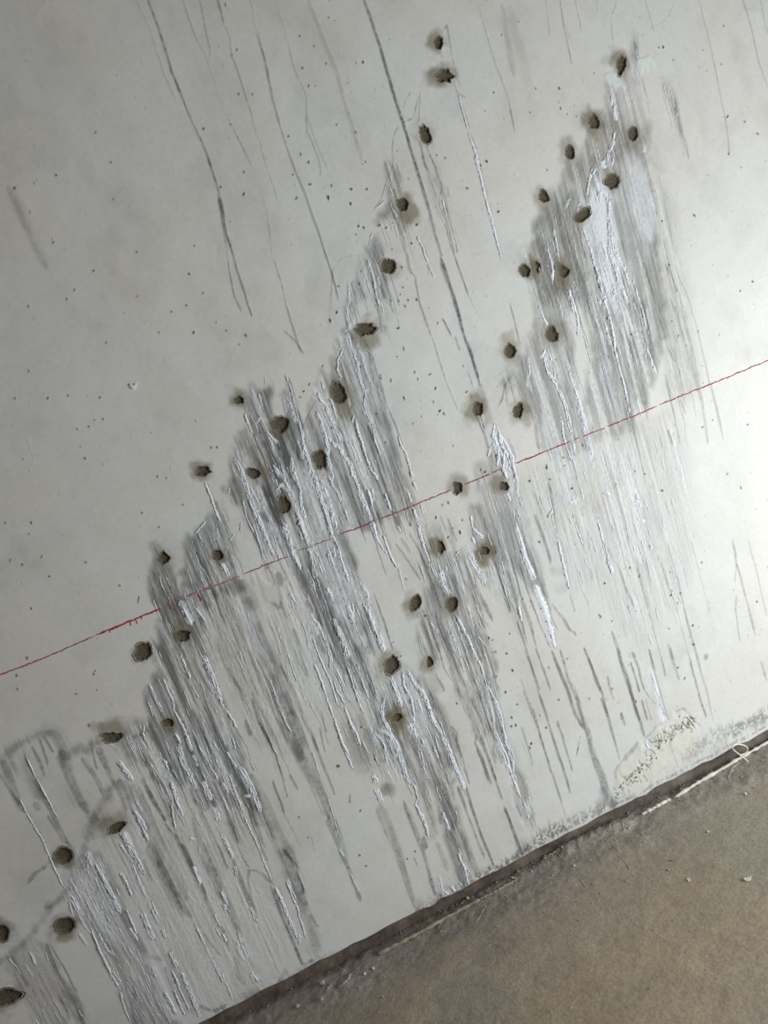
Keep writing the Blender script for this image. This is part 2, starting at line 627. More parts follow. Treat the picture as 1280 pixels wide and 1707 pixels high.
# polygons in photograph points: alpha, tint, streakiness, dark runs, white runs | outline
ZONES = """
.50 g .8 46 80|505,740 512,700 535,650 560,610 572,560 577,540 600,560 615,580 632,640 650,700 668,760 690,830 703,880 660,862 575,893 600,960 625,1020 648,1095 600,1060 640,1190 600,1150 560,1100 520,1010 495,960 470,930 440,860 420,830 455,770 440,730 470,690 485,660 500,700
.46 g .8 26 40|375,800 390,755 400,725 412,710 405,670 430,632 445,628 452,680 455,700 475,690 490,720 500,760 480,800 460,870 475,920 440,925 410,860 395,830 372,830
.30 g .5 4 4|470,655 477,620 487,650 498,690 508,725 490,700
.52 g .6 16 16|300,950 312,905 330,880 352,862 372,845 385,880 395,920 385,950 340,975 310,985
.50 g .8 60 60|265,1020 300,985 400,958 400,985 345,1000 330,1010 345,1090 380,1180 400,1250 430,1330 440,1390 400,1330 390,1400 360,1330 330,1350 310,1290 290,1300 285,1340 260,1290 240,1270 215,1280 190,1240 215,1220 240,1205 240,1165 248,1120 262,1060
.30 b .5 6 0|250,945 262,955 290,955 305,1000 300,1040 280,1050 265,1030 255,1000
.40 g .5 4 2|258,915 262,940 245,975 255,1000 275,1020 300,1015 300,990 290,960
.16 b .9 40 6|335,1000 400,965 440,1080 480,1240 430,1240 390,1150
.30 g .7 20 40|150,1405 165,1415 180,1450 215,1560 260,1640 300,1707 220,1707 190,1640 160,1570 130,1530 115,1495
.28 v .5 6 6|10,1600 45,1570 85,1560 100,1620 140,1700 60,1720 30,1640
.02 g .9 16 14|160,1380 230,1300 330,1330 420,1450 500,1580 420,1640 330,1700 280,1640 220,1500
.08 g .9 30 10|470,960 560,1010 640,1190 620,1230 560,1160 500,1190 470,1120 440,1050
.45 g .8 24 26|720,975 745,940 770,930 795,960 795,1000 805,1050 830,1150 835,1180 800,1170 775,1150 755,1100 735,1075 700,1090 690,1060 703,1010
.38 g .5 12 14|785,870 800,790 822,745 850,790 880,880 900,950 905,1000 880,970 850,930 820,940 790,910
.42 g .8 26 50|640,1140 660,1120 680,1112 700,1130 720,1150 740,1195 760,1235 765,1300 745,1270 760,1360 780,1420 790,1490 770,1480 745,1400 720,1310 700,1330 680,1290 650,1270 630,1250 620,1230 640,1190
.30 b .6 12 14|760,1150 800,1160 830,1180 850,1230 875,1300 888,1390 870,1370 850,1290 830,1220 800,1230 790,1210
.22 g .9 22 8|690,880 715,870 760,880 740,940 715,980 700,960
.34 g .7 20 40|1015,150 1030,155 1050,130 1065,165 1075,210 1082,270 1092,340 1096,400 1104,520 1096,600 1085,640 1075,665 1055,700 1000,740 975,680 985,600 970,500 945,520 960,640 985,740 930,780 905,740 890,690 870,640 860,660 835,640 855,610 880,560 895,520 885,480 875,430 885,385 900,345 925,315 945,285 960,260 985,235 1010,220 1012,180
.13 g .8 10 6|1085,250 1120,340 1150,520 1165,640 1110,670 1100,520
.30 g .5 6 16|985,400 1000,380 1010,480 1080,500 1085,560 1075,660 1020,690 1000,640 985,540
.34 b .4 4 4|880,400 905,350 930,320 960,330 975,380 980,440 985,540 965,490 920,500 890,490
.30 b .4 4 0|985,235 1010,222 1025,190 1050,240 1040,260 1010,270 985,330 960,320 950,290
.30 g .5 2 2|1046,95 1058,60 1061,100 1052,105
.06 g .9 10 40|930,780 1060,700 1120,680 1150,780 1160,900 1130,1000 1060,1100 1010,1000 960,960 900,900 860,780
.42 g .7 4 5|655,265 645,285 638,315 632,335 620,358 640,345 655,350 668,345 668,300
.42 g .6 3 4|622,385 616,410 612,435 640,432 637,405 630,390
.34 g .8 8 6|612,435 600,450 588,480 582,500 575,520 580,545 590,530 600,540 600,510 598,490 615,500 640,505 645,480 640,460 625,455
.20 g .7 4 2|704,262 718,262 738,320 745,345 730,340 712,300
.26 g .7 8 4|560,1190 640,1190 640,1260 600,1280
.30 g .6 6 4|1102,145 1118,145 1128,200 1140,212 1122,190
.16 g .8 8 8|790,905 830,930 850,990 870,1050 840,1010 815,960
.46 g .4 2 0|1000,1346 1004,1315 1014,1316 1025,1330 1032,1340 1010,1352 975,1372
"""

WHITE = """
@580 20 260
2:3.6 2|905,672 920,740 960,890 985,970
3:4.5 2|985,985 1000,1040 1040,1150 1078,1290
@540 260 300
4.5:4 2|1070,0 1110,150 1150,310
4:2.5 2|1150,310 1210,530 1240,650 1268,745
3 0|660,570 700,650 720,720 745,760
2 1|750,790 785,870
3 0|840,310 870,430
2 1|520,50 540,120
4 1|545,200 565,240
2 1|340,540 320,640
3.2 0|310,740 350,860 370,990 400,1070
2.5 1|380,860 395,920
2 0|480,370 520,430
2 1|360,380 430,320
2 1|540,560 570,620 590,700
4 1|170,900 180,1020 160,1100 180,1200 170,1270
@480 500 300
5:3 0|410,200 440,310 490,440 510,560 540,650 550,790
3 0|400,330 350,430 350,500 380,560
2.5 1|340,470 360,540
3 0|240,580 260,660
5 0|200,660 270,760 320,880 370,980 380,1050
5 1|300,700 350,850
5 0|200,790 230,870 265,980 280,1040 280,1110 310,1230
5 0|280,970 340,1040 420,1130 470,1270
3 1|430,700 440,770
4 0|480,830 490,920 520,1000 550,1120 610,1240
3 1|470,820 450,880
2.2 0|550,790 600,900 620,1010 660,1110
3 1|700,770 715,800
3 0|780,960 800,1030 840,1100 880,1250
3 1|490,300 560,520 600,620
6 1|0,720 40,830 60,880
5 0|100,930 110,1060 150,1150 180,1270
5 1|20,1120 60,1270
8 1|560,640 540,660
2 1|530,680 545,760
@360 600 300
3 0|300,240 330,330
3 1|250,210 270,260
2 1|345,120 350,190
4 0|205,390 225,450
3 1|330,390 270,470
3 1|480,280 500,370
2.4 0|490,100 530,200 560,330 600,470 610,550
4 0|360,510 430,590
5:7 0|130,690 180,800 230,960 270,1060 310,1150 350,1280
6 1|410,750 480,850 540,960 570,1070 600,1180 640,1280
3 1|470,770 490,870 540,950
5 0|530,740 560,840 600,910 600,1000 640,1150
7 0|660,760 700,840 740,960 790,1120 830,1280
9 1|740,850 790,960 820,1070 870,1230
3 0|830,800 820,870 790,830
3 1|790,840 880,970 940,1130
5 0|860,600 940,720 1000,870 1040,1000 1100,1130 1140,1280
4 0|1000,500 1050,620 1080,750 1150,860
3 0|1075,920 1110,1040
4 0|1105,910 1125,1000
4 0|1200,950 1240,1060
2 1|1090,790 1120,870
4 1|420,930 470,880 540,1000
6 1|620,620 620,700
10 1|580,1120 610,1280
2.5 0|190,1000 220,1130 270,1230
3 0|265,1070 310,1080
3 1|90,910 85,960
3 0|0,1080 30,1150
6 0|480,1180 520,1280
3 1|440,980 440,1030
@220 740 300
4 0|515,270 560,370 600,500 625,550
3 0|520,550 450,640
3 0|730,640 690,690
3 1|600,600 620,690
5 0|640,850 690,940
2.5 0|770,560 770,620
2.5 1|780,420 810,530
5 0|860,480 920,600 960,680 1010,800
3 1|680,310 690,350
2 0|860,560 920,760 935,850
2 1|480,900 540,1020
5 0|1080,560 1150,760 1200,900
8 1|1170,500 1220,640 1280,800
12 1|340,1120 420,1280
@460 760 300
5 0|480,0 530,60 570,180 620,310 680,450
4 0|690,470 720,600 790,700
4 0|650,240 680,340
4 1|770,270 820,400
3 0|640,10 670,100 730,160
4 0|930,240 960,330
4 0|970,360 1010,500 1050,640 1085,730
4 1|940,50 980,160
4 1|985,200 1000,240
3 1|1020,320 1080,520
6 0|370,690 400,780
5 0|400,650 420,720
4 0|440,640 480,800 520,900
5 1|220,650 290,860
6 1|250,600 330,840
3 0|760,560 800,680 860,800
2.5 1|860,760 910,960
4 0|360,940 390,980 410,1040
6 0|500,1060 560,1200
8 1|620,1050 680,1180 720,1280
5 0|410,1160 450,1280
3 0|330,330 390,540 440,640
6 1|380,370 430,520
3 1|430,260 520,470
3 0|860,500 890,540
8 1|250,1130 320,1270
5 0|60,500 110,660 170,810
3 1|90,980 130,1120
@200 960 300
3.5 0|430,560 470,660 500,730
2.5 0|510,770 560,870
4 0|300,720 340,810 375,890 385,960 440,1060 480,1150 500,1210
5 1|210,770 310,970
6 0|600,570 650,690 700,830 720,910
4 0|720,910 780,990 830,1090
4 1|790,1130 810,1220
4 0|390,1120 430,1190
6 0|420,1200 440,1280
5 0|480,1140 500,1220
4 1|660,1170 700,1250
3 0|170,1060 165,1110
3 0|540,230 610,330
2 0|1060,720 1130,920 1180,1050 1220,1130
3 1|640,760 690,860
4 1|900,260 915,300
@420 960 300
3 0|270,120 320,210
3 0|530,90 580,190
3 1|400,140 405,200
7:9 0|600,360 640,460 680,590
5 0|680,200 735,350
4 0|710,190 730,290
6 1|760,40 820,130 830,270 870,380 930,520 950,540
8 1|900,400 940,540
5 0|430,290 490,370 530,480 560,580 560,660
3 1|390,340 420,420
3 1|390,460 410,540
3.5 0|440,620 500,770 540,900
4 0|540,900 600,1060 640,1190 690,1280
3 0|430,440 480,580 560,760 620,940
3 0|580,740 600,810 660,910
6:3 0|590,660 640,760 690,900
4 0|660,930 700,1050 740,1120 770,1190
3 0|670,620 720,780 770,930 800,980
2.5 0|745,620 790,770 830,880
2.5 0|250,560 320,750
2 1|120,730 200,940 280,1120
4 0|1070,680 1080,780 1130,870 1150,980 1150,1080
4.5 0|1100,670 1180,800 1240,900 1280,990
5 0|990,740 1020,830 1060,930
3:6 0|940,860 920,960
6:3 0|920,960 950,1080
6 1|900,1090 960,1120 1020,1200 1050,1270
9 1|1110,1060 1170,1150
4 1|1200,1150 1220,1230
@0 1200 300
2.5 0|180,250 260,420 340,570 410,700
3 0|140,560 200,680 290,830 350,970 400,1090 460,1200
3 1|770,160 830,200
7 0|840,290 900,380 940,430
4 0|960,650 1010,710 1040,790
3 1|950,640 1020,760 1050,860
7 0|860,800 930,900 980,1010 1030,1100
5 1|850,880 930,990 990,1150 1040,1260
4 0|680,1030 760,1190 820,1280
3 0|870,1100 940,1250
3 0|1160,280 1195,350
5 0|1215,450 1280,640
2.5 0|1220,590 1240,750
@200 1200 300
4 0|400,110 430,170
6:9 0|410,180 460,330 545,495
4 0|360,440 400,580 450,690
2.5 0|360,590 395,790
7 0|590,440 650,570
8 0|670,630 700,720
6 0|740,840 800,980
5 0|815,1040 830,1110
4 0|520,1040 575,1170
3.5 0|770,380 830,540 880,660
8:5 0|860,340 930,470 1000,650
2.5 0|880,680 960,850 1020,1000 1080,1150
4 0|930,300 960,360
3 0|880,545 930,540
2.5 0|560,180 630,310 700,430
5 1|480,120 510,220
3 0|320,290 345,360
4 0|120,700 160,770 200,870
6 0|0,300 80,420
7 1|20,790 100,960 180,1090
4 0|0,1090 80,1250
5 0|1100,1200 1150,1280
3 0|1190,1130 1250,1280
3 0|760,230 830,340
3 0|800,130 820,210
6 1|520,250 550,330
3 0|160,90 180,150
3 1|290,390 320,430
5 1|730,450 770,520
4 1|500,840 540,850
3 1|560,880 565,960
@0 1407 300
3 1|490,410 520,520
7 1|500,360 560,470
4 1|560,640 615,720
3 0|640,590 700,740 790,930 850,1030 890,1190 930,1270
4:7 0|680,140 770,320 855,490
7 0|1010,490 1090,690
4 0|920,600 980,690
3 0|900,470 970,640
6 1|1060,420 1130,570
6 0|1150,610 1180,670
6 0|1210,770 1260,880
3 0|1220,900 1280,1010
3 0|1240,1040 1280,1140
5 0|1170,1050 1250,1210
5 1|1080,880 1110,950
4 1|210,760 250,860
9 1|625,60 620,170
6 1|700,640 760,760 810,800
@240 1407 300
5 0|550,330 590,440
5 0|560,430 590,470
9 1|660,620 700,740 740,830
9 1|760,900 810,980
5:3 0|930,310 980,410 1050,580 1120,720
3.5 0|1010,260 1090,460 1150,670
3 0|1100,640 1120,670
5 0|755,450 800,560
4 0|500,500 540,590
4 0|560,640 590,700
4 1|350,540 440,740 500,850 570,960 640,1130
3 0|480,830 560,980
4:5 0|260,910 330,1060 400,1240
3 0|200,900 260,1050 330,1200
3 0|210,1040 290,1220
@420 1200 300
4 0|590,20 650,190 690,290 720,350
4 0|690,0 730,80 770,180
8 0|860,390 880,450
8 0|880,490 920,580
6:5 0|940,0 1020,170 1060,290 1090,400 1150,480
5 1|870,90 940,180 960,350 990,430
4 0|1150,460 1180,560 1160,600 1230,750 1260,850
7 1|1140,60 1170,130
5 1|1190,200 1220,360 1250,420
1.6 0|540,560 600,760 630,850
3 1|620,920 650,970
3 1|700,1100 760,1220
2 1|430,230 490,430
@600 1000 300
5:9 1|30,0 80,130 100,220 150,310 170,370
3.5 0|690,120 760,250 810,380 860,470 890,580
3 0|890,580 950,690 1000,800 1030,1000 1080,1160 1100,1280
4 1|890,580 930,760 960,960 1040,1150 1080,1260
3 1|940,680 1010,880 1060,1100 1110,1200
4 1|630,160 680,290 740,510
4 1|500,160 560,240
4 1|760,20 780,100 810,190
2 1|840,260 890,330
2 1|420,250 450,360
4 0|300,510 310,610 350,690 385,800
5 0|330,500 400,600 470,700 520,850 590,970 640,1090 710,1280
5 0|230,580 270,680 300,760
3 1|410,710 440,800
9 1|350,880 400,980
4 0|440,990 460,1050
3 1|430,1060 450,1180
2 0|570,870 600,970
2 0|520,1030 550,1130
3 0|1130,60 1145,130
@620 1220 300
5 0|560,170 610,290 660,420
3 0|440,100 470,190
3 1|350,150 370,270 400,340
4 0|500,570 550,700
4 0|610,860 650,960 690,1090
5 1|300,380 320,470
3 0|310,520 370,620 400,740
4 0|880,0 960,180 1000,330 1060,480
5 1|930,0 990,170 1010,250
5 0|960,230 990,280
9 1|500,1120 560,1180
6 1|480,1030 500,1160
5 0|560,1100 600,1150
6 1|1100,480 1110,620
@660 780 300
4 0|75,150 105,240
4 0|115,270 160,400 200,560 240,680
4 0|95,0 130,130
3 1|180,250 220,340
4 0|530,340 545,430 620,500
9:6 0|520,600 560,690 610,780 640,850
7:5 0|320,730 340,820 380,900
5 1|350,700 360,730
4 0|430,610 440,650
4 1|410,650 440,740
2.5 0|430,610 510,550
4:7 2|850,390 890,520 920,640 990,790
10:8 2|990,830 1040,970 1090,1120 1130,1280
5 1|900,640 970,800
3 0|830,300 840,350
3 0|860,300 880,360
4 0|790,180 810,240
3 0|870,980 890,1090
4 0|1140,480 1190,680 1230,860
3 1|1100,300 1140,480
6 1|830,0 860,130 870,200
4 0|760,0 790,80
4 1|590,80 600,110
4 0|540,490 560,540
3.5 0|430,1060 480,1160 540,1270
4 1|370,1090 430,1270
@760 480 300
3 0|270,1100 240,1140 225,1200
4 0|590,130 620,210 650,270
4 0|640,430 600,500
5:4 0|620,470 650,590 720,700 780,850 820,1030 850,1200
3 0|650,430 690,560 710,660
3 1|720,60 760,200
4 0|800,10 840,130 870,250 860,340
6:8 1|780,500 830,680 880,850 910,1000 950,1130 980,1280
3 0|740,900 770,1080 820,1230
4 1|510,480 520,600 500,690 540,740
2 0|910,340 960,540
4:3 0|1050,20 1090,220 1120,340 1130,450 1190,680 1230,850
4 1|1110,20 1120,70
4 0|1180,10 1220,110
2 0|180,920 210,1010
4 0|275,960 255,1050 300,1130 290,1270
4 0|280,960 310,1050 340,1150 330,1280
4 0|300,1020 350,1110 400,1200 400,1290
3 0|300,1130 350,1110
3 0|290,1200 340,1160 390,1220
5 1|330,1100 380,1180 390,1280
@800 720 300
4 0|90,0 110,90 130,180 120,250
4 0|130,20 150,100 190,160 220,260
4 0|140,130 170,200 160,270 190,330
4 0|180,150 215,220 240,270
5:7 1|200,250 230,300 255,380 275,460 300,540
4 0|240,240 250,330
3 0|660,580 700,720 730,800
3:4 0|800,540 850,680 880,800
4:5 0|880,800 920,940 950,1020
6 0|885,430 920,450
7 0|1085,490 1120,512
5 0|1105,445 1128,500
6 0|1135,520 1150,535
5 0|1150,625 1170,640
4 0|1210,790 1216,830
3 0|1208,380 1214,400
3 0|940,650 950,700
12 1|640,500 690,480
4 1|730,520 740,600
3 1|640,100 680,280 740,500
2 1|770,700 790,840
3 0|490,590 510,560 520,580
6 1|180,440 210,490
@840 220 300
5:3 0|785,0 775,80 735,150 760,230
4 0|650,260 600,350 590,450
7 1|630,300 660,400 680,500
11 1|700,200 720,260
7:5 0|735,450 750,560 750,680 790,860
5:4 0|790,860 850,950 890,1090
9 1|680,430 740,450
4 0|550,670 590,760 630,890 670,1040 720,1250
4 1|690,780 730,900
6:4 0|755,690 750,860 800,1000 840,1110 870,1220
4 0|310,830 345,940 345,1070
3 0|350,690 380,830 385,900
3 0|255,960 250,1000
5 0|460,1120 490,1230 500,1280
4 1|250,1240 270,1280
4 0|680,1190 690,1220
3 1|470,470 430,560
3 1|540,500 520,580
@940 40 260
4 0|385,590 385,670
4 0|405,680 415,740 430,790
4 0|412,890 400,980
4 0|390,1010 350,1070 370,1130
9 1|310,1120 330,1170
6 0|240,1190 210,1260
2 0|545,590 550,620
3 0|405,1090 390,1170
3 1|655,1020 665,1050
@960 440 300
4:3 0|130,0 170,130 200,270 240,390 270,550 270,610 300,730 340,860 370,1010
6:4 0|280,0 300,130 340,220 370,270
4 0|340,20 370,140
4 1|270,150 265,240
3 1|160,260 180,250
3 0|200,420 250,580
3 1|370,160 430,340 480,560 510,740
3 0|400,100 480,380 500,480
3.5 0|500,590 570,790
4 1|430,960 470,1100
8 1|0,950 60,1200
2 1|480,640 530,880
3 1|350,920 380,1060
@980 900 300
5:7 1|450,940 480,1060 520,1180 545,1240
4 0|140,150 170,230
4 0|440,30 452,70
@980 1160 300
4 0|405,310 430,390
9 1|540,230 580,270
2 1|505,0 555,150
"""

# drilled holes: x y rx ry turn(deg) raggedness | halo x y rx ry alpha
HOLES = """
731 72 8.5 10 -0 .16|728 68 14 17 .42
741 127 15 10 12 .26|730 125 22 16 .45
709 223 10 17 22 .22|710 226 17 22 .26
671 341 11.5 11 0 .10|678 345 17 27 .42
647 444 14.5 13 -15 .10|650 448 16 16 .2
608 548 16.5 12.5 0 .20|612 552 23 20 .38
565 657 11.5 20 14 .12|570 664 18 26 .35
399 667 7.5 7.5 0 .15|397 665 14 14 .48
467 707 14.5 14.5 0 .14|467 712 18 18 .25
532 764 13 17.5 14 .20|532 766 17 22 .28
423 788 11.5 9 -15 .12|428 791 17 15 .36
475 844 13 15 20 .18|473 842 17 19 .25
338 785 11.5 10 -10 .18|336 784 18 17 .42
273 930 10 11 -0 .14|268 932 17 20 .25
363 926 9.5 8.5 0 .16|364 927 13 13 .38
240 1088 15.5 16 -0 .17|234 1090 19 17 .3
304 1060 11.5 11 20 .18|300 1054 17 18 .38
279 1205 9.5 8 0 .12|278 1212 12 16 .38
185 1228 15 9 0 .28|182 1216 24 18 .38
195 1380 17 8.5 20 .14|190 1374 26 18 .36
104 1427 16 16.5 -0 .06|108 1428 20 22 .45
108 1543 16 16 0 .06|108 1546 21 22 .45
0 1557 15 20 -0 .06|0 1557 20 25 .4
8 1662 26 16 0 .08|8 1664 32 22 .36
736 911 6 10 12 .30|733 909 15 15 .42
691 1005 10 14 -0 .13|684 1007 15 16 .4
753 1007 11.5 14.5 -0 .08|752 1009 14 17 .3
653 1107 14 16 -20 .14|645 1110 19 21 .38
716 1104 6 9 5 .18|714 1105 15 17 .36
662 1196 9 7 5 .12|659 1202 19 21 .5
763 814 9 10 -0 .20|764 808 17 18 .35
839 810 9.5 7.5 -10 .16|834 809 15 12 .35
808 918 7.5 7.5 -15 .10|806 919 19 20 .5
850 585 10 11 -0 .10|850 586 18 20 .3
919 558 14 12 0 .16|921 554 20 20 .3
863 685 9.5 12 12 .24|866 687 19 18 .32
797 682 9 11 -0 .18|795 684 19 21 .4
950 255 9.5 11.5 10 .09|949 255 16 18 .32
906 329 9 10 15 .18|904 332 14 17 .34
1019 303 13 12.5 10 .16|1019 302 15 15 .3
971 360 18 9.5 30 .12|973 358 19 13 .3
874 451 10 12 10 .12|880 450 16 14 .3
897 445 5 8.5 -0 .25|893 446 9 12 .3
940 454 9 11.5 18 .16|934 452 17 16 .35
1055 223 9.5 11.5 12 .05|1058 226 22 24 .28
1036 108 8 17 -18 .24|1034 108 14 23 .42
990 203 9.5 11.5 -0 .14|991 203 20 21 .45
"""
# brown seepage without an open hole
SEEP = """
931 478 19 12 .55
642 1316 14 13 .5
876 680 9 9 .45
640 1250 9 7 .4
1012 100 16 8 .18
898 440 12 9 .25
215 1215 24 22 .16
170 1365 22 20 .26
705 1320 6 20 .15
725 1140 14 18 .2
1050 250 24 20 .2
770 925 12 14 .2
580 700 12 22 .16
675 370 18 20 .16
60 1480 50 40 .10
820 1210 30 22 .15
"""

SPECK = """
@430 0 430
250,428 285,428 150,677 215,765 252,805 190,985 350,980 368,920 260,915 465,940 460,1012 485,657 520,815 535,805 695,750 750,888 175,868 205,180 220,340 350,90 280,230 340,317 390,620 540,940 487,313 520,310 1125,552 1170,460 1208,175 500,1125 523,1132 605,1120 640,1130 765,1208 785,1115 890,770 930,785 1040,935 1135,803 1195,1050
@540 260 300
27,295 32,310 58,212 190,342 195,238 305,238 245,500 282,512 390,497 230,560 445,512 485,480 630,620 485,665 555,792 660,492 565,935 105,928 90,1115 475,1030 660,1020 600,1025 575,1070 545,985 255,910 265,818 40,1170 370,1230 530,1225 810,1190 1015,230 1240,400 1155,40 1110,70
@480 500 300
345,90 300,150 250,470 660,535 663,555 825,340 828,355 825,695 830,710 1010,530 925,565 515,475 540,687 542,695 630,810 310,910 690,1015 1175,1040 780,405 730,575 915,0 790,10 855,5 785,200 900,515 1050,630 950,830 890,880 1080,790 1110,810 1035,725 1250,470 1270,655 110,650 150,600 90,690
@0 0 430
1120,20 1120,30 1255,470 550,805 565,990 965,1220 1010,640 475,658 1175,250 1150,278 1185,468 1210,855 1145,618 680,1250 265,1203 150,1053 72,935 170,910 280,870 1095,930 1210,965
@0 430 430
335,205 850,268 790,370 960,372 340,683 515,800 470,805 440,838 970,810 750,867 400,937 422,995 1050,940 1078,940 825,1092 143,562 142,240 1073,320 1220,385 940,80 465,65 705,1265 1008,175 925,237 1123,362 530,420 495,692 780,1085 370,160 682,190 910,1223 383,850 115,1000 237,697 72,697 1190,430
@850 0 430
1060,130 760,235 740,237 415,365 245,440 250,540 100,560 185,845 1165,605 915,1070 1085,765 1078,580 810,300 1148,832 1230,665 130,440 285,568 755,1097 250,1115 1048,320
@850 430 430
395,570 265,990 183,1030 183,1040 272,1030 835,387 480,300 1205,118 1140,165 790,35 935,365 1145,1140 1180,827 1080,1070 1005,805 955,840 600,380 805,315 362,930 620,1060 670,1072 225,505 490,490 98,1107 200,1098 755,1155 305,1145
@0 860 430
50,225 55,215 208,203 155,460 90,858 485,862 135,705 425,230 110,243 145,90 465,785 470,770 380,882 245,300 790,55 440,1040 28,35 155,35 85,790 595,345
@600 1000 300
465,115 240,300 290,400 915,270 945,285 945,373 965,370 1085,500 1035,655 690,737 1080,900 1110,890 110,1130 10,900 1065,240 1045,380 1220,1020 1120,743 1078,838 970,545
@660 780 300
330,265 372,240 375,250 450,455 455,465 100,400 110,408 760,750 770,765 710,600 885,597 210,1050 285,352 470,373 405,427 370,493 68,790 660,1210 685,1225 600,15 630,30 950,93 1080,343 1020,527 900,930 1075,0 1250,145
@840 1080 300
450,75 65,160 10,315 55,495 55,555 85,550 320,140 195,680 185,710 300,567 610,360 940,380 1240,140 390,370 770,290 255,480
@980 900 300
80,535 88,548 345,507 810,160 745,610 580,630 1200,440 300,200 365,260 585,230 600,360 655,380 635,452 590,395 120,310 170,578 290,480 640,908 690,985 750,745
@420 1200 300
778,50 880,275 883,283 610,330 620,325 335,690 400,835 762,965 810,1040 770,648 1105,990 1160,935
"""

# thin white films of salt: alpha | outline in photograph points
HAZE = """
.60|982,325 1000,296 1018,318 1036,480 1062,560 1040,560 1008,490 985,430 975,395
.40|1042,262 1072,268 1090,350 1080,400 1060,380 1048,330
.30|980,470 1000,480 1015,600 1040,700 1015,700 995,600
.55|500,770 520,800 555,900 590,1000 600,1080 575,1050 540,960 515,890
.55|590,965 612,985 640,1060 650,1098 630,1090 605,1030
.40|440,880 470,900 500,1000 520,1040 495,1010 460,950
.45|652,1135 680,1115 705,1160 720,1230 700,1230 680,1180 665,1180
.42|150,1415 165,1430 190,1520 215,1590 185,1570 150,1530 118,1490 135,1450
.75|822,708 832,716 848,750 860,790 865,830 855,840 842,800 830,770 818,750
.30|1000,760 1040,740 1070,840 1075,930 1040,930 1010,850
.35|885,600 905,640 930,740 960,830 940,830 905,730
.35|620,1230 640,1215 670,1260 690,1310 670,1310 645,1280
.40|820,1210 845,1250 870,1330 880,1380 865,1370 845,1310
.40|400,760 430,790 450,860 440,870 410,820
.50|500,690 515,720 535,790 555,860 540,860 515,790
.35|395,1010 415,1000 440,1080 450,1120 425,1090
.35|215,1310 235,1330 250,1400 240,1420 222,1370
.45|240,1590 250,1560 275,1640 300,1700 280,1700 260,1650
.55|1080,1105 1090,1110 1110,1180 1112,1195 1098,1190
.40|520,640 540,660 560,740 545,740 525,690
.35|565,560 590,560 620,660 650,760 635,760 600,680 575,610
"""


def parse(text):
    """-> list of (fields, points in photograph pixels)"""
    out, tx, ty, k = [], 0.0, 0.0, 1.0
    for ln in text.strip().splitlines():
        if ln[0] == '@':
            a, b, s = ln[1:].split()
            tx, ty, k = float(a), float(b), float(s) / 1280.0
            continue
        head, _, pts = ln.rpartition('|')
        p = np.array([[float(c) for c in q.split(',')] for q in pts.split()])
        out.append((head.split(), p * k + (tx, ty)))
    return out


# ------------------------------------------------------------------ the wall: pigment raster in wall metres
PITCH = 0.00068
corners = px_to_wall([(-70, -70), (W + 70, -70), (W + 70, 1260), (-70, H + 70), (-70, -70)])
WALL_Z0 = float(np.median(px_to_wall([(340, 1707), (480, 1640), (640, 1560), (740, 1500), (905, 1400), (1111, 1300), (1179, 1263), (1280, 1207)])[:, 1]))
U0, U1 = corners[:, 0].min(), corners[:, 0].max()
V0, V1 = WALL_Z0, corners[:, 1].max()
NU, NV = int((U1 - U0) / PITCH) + 1, int((V1 - V0) / PITCH) + 1
SH = (NV, NU)



def to_ij(p_px):
    w = px_to_wall(p_px)
    return np.stack([(w[:, 0] - U0) / PITCH, (w[:, 1] - V0) / PITCH], 1)


def px_scale(p_px):
    """raster steps per photograph pixel near a point"""
    q = to_ij(np.array([p_px, (p_px[0] + 4, p_px[1]), (p_px[0], p_px[1] + 4)]))
    return 0.5 * (np.linalg.norm(q[1] - q[0]) + np.linalg.norm(q[2] - q[0])) / 4.0


streak = vnoise(SH, 9, 150, 1, 3)
streak_fine = vnoise(SH, 3.2, 70, 2, 2)
cloud = vnoise(SH, 110, 110, 3, 4)
mott = vnoise(SH, 14, 14, 4, 4)
wob = vnoise(SH, 16, 26, 5, 3) - 0.5
grain = vnoise(SH, 2.2, 3.2, 6, 2)

TINT = {'g': srgb(84, 86, 86), 'b': srgb(94, 84, 66), 'w': srgb(128, 116, 98), 'd': srgb(58, 52, 46), 'v': srgb(106, 98, 102)}
base = np.empty(SH + (3,), np.float32)
c_warm, c_cool = srgb(213, 208, 199), srgb(213, 211, 204)
t = sstep(0.38, 0.62, cloud)[..., None]
base[:] = c_cool * (1 - t) + c_warm * t
base *= (0.95 + 0.06 * mott + 0.05 * vnoise(SH, 60, 60, 12, 3))[..., None]
matt = np.zeros(SH, np.float32)
dirt = 0.13 * sstep(0.50, 0.74, vnoise(SH, 46, 64, 14, 4)) * (0.4 + 0.6 * sstep(0.35, 0.65, mott))
base = base * (1 - dirt[..., None]) + srgb(112, 106, 96).astype(np.float32) * dirt[..., None]
height = (cloud - 0.5) * 1.2 * MM + (vnoise(SH, 60, 60, 9, 2) - 0.5) * 0.5 * MM


def blend(sl, alpha, color):
    a = alpha[..., None].astype(np.float32)
    base[sl] = base[sl] * (1 - a) + np.asarray(color, np.float32) * a


def window(q, pad):
    i0, i1 = int(max(q[:, 0].min() - pad, 0)), int(min(q[:, 0].max() + pad + 1, NU))
    j0, j1 = int(max(q[:, 1].min() - pad, 0)), int(min(q[:, 1].max() + pad + 1, NV))
    return i0, i1, j0, j1


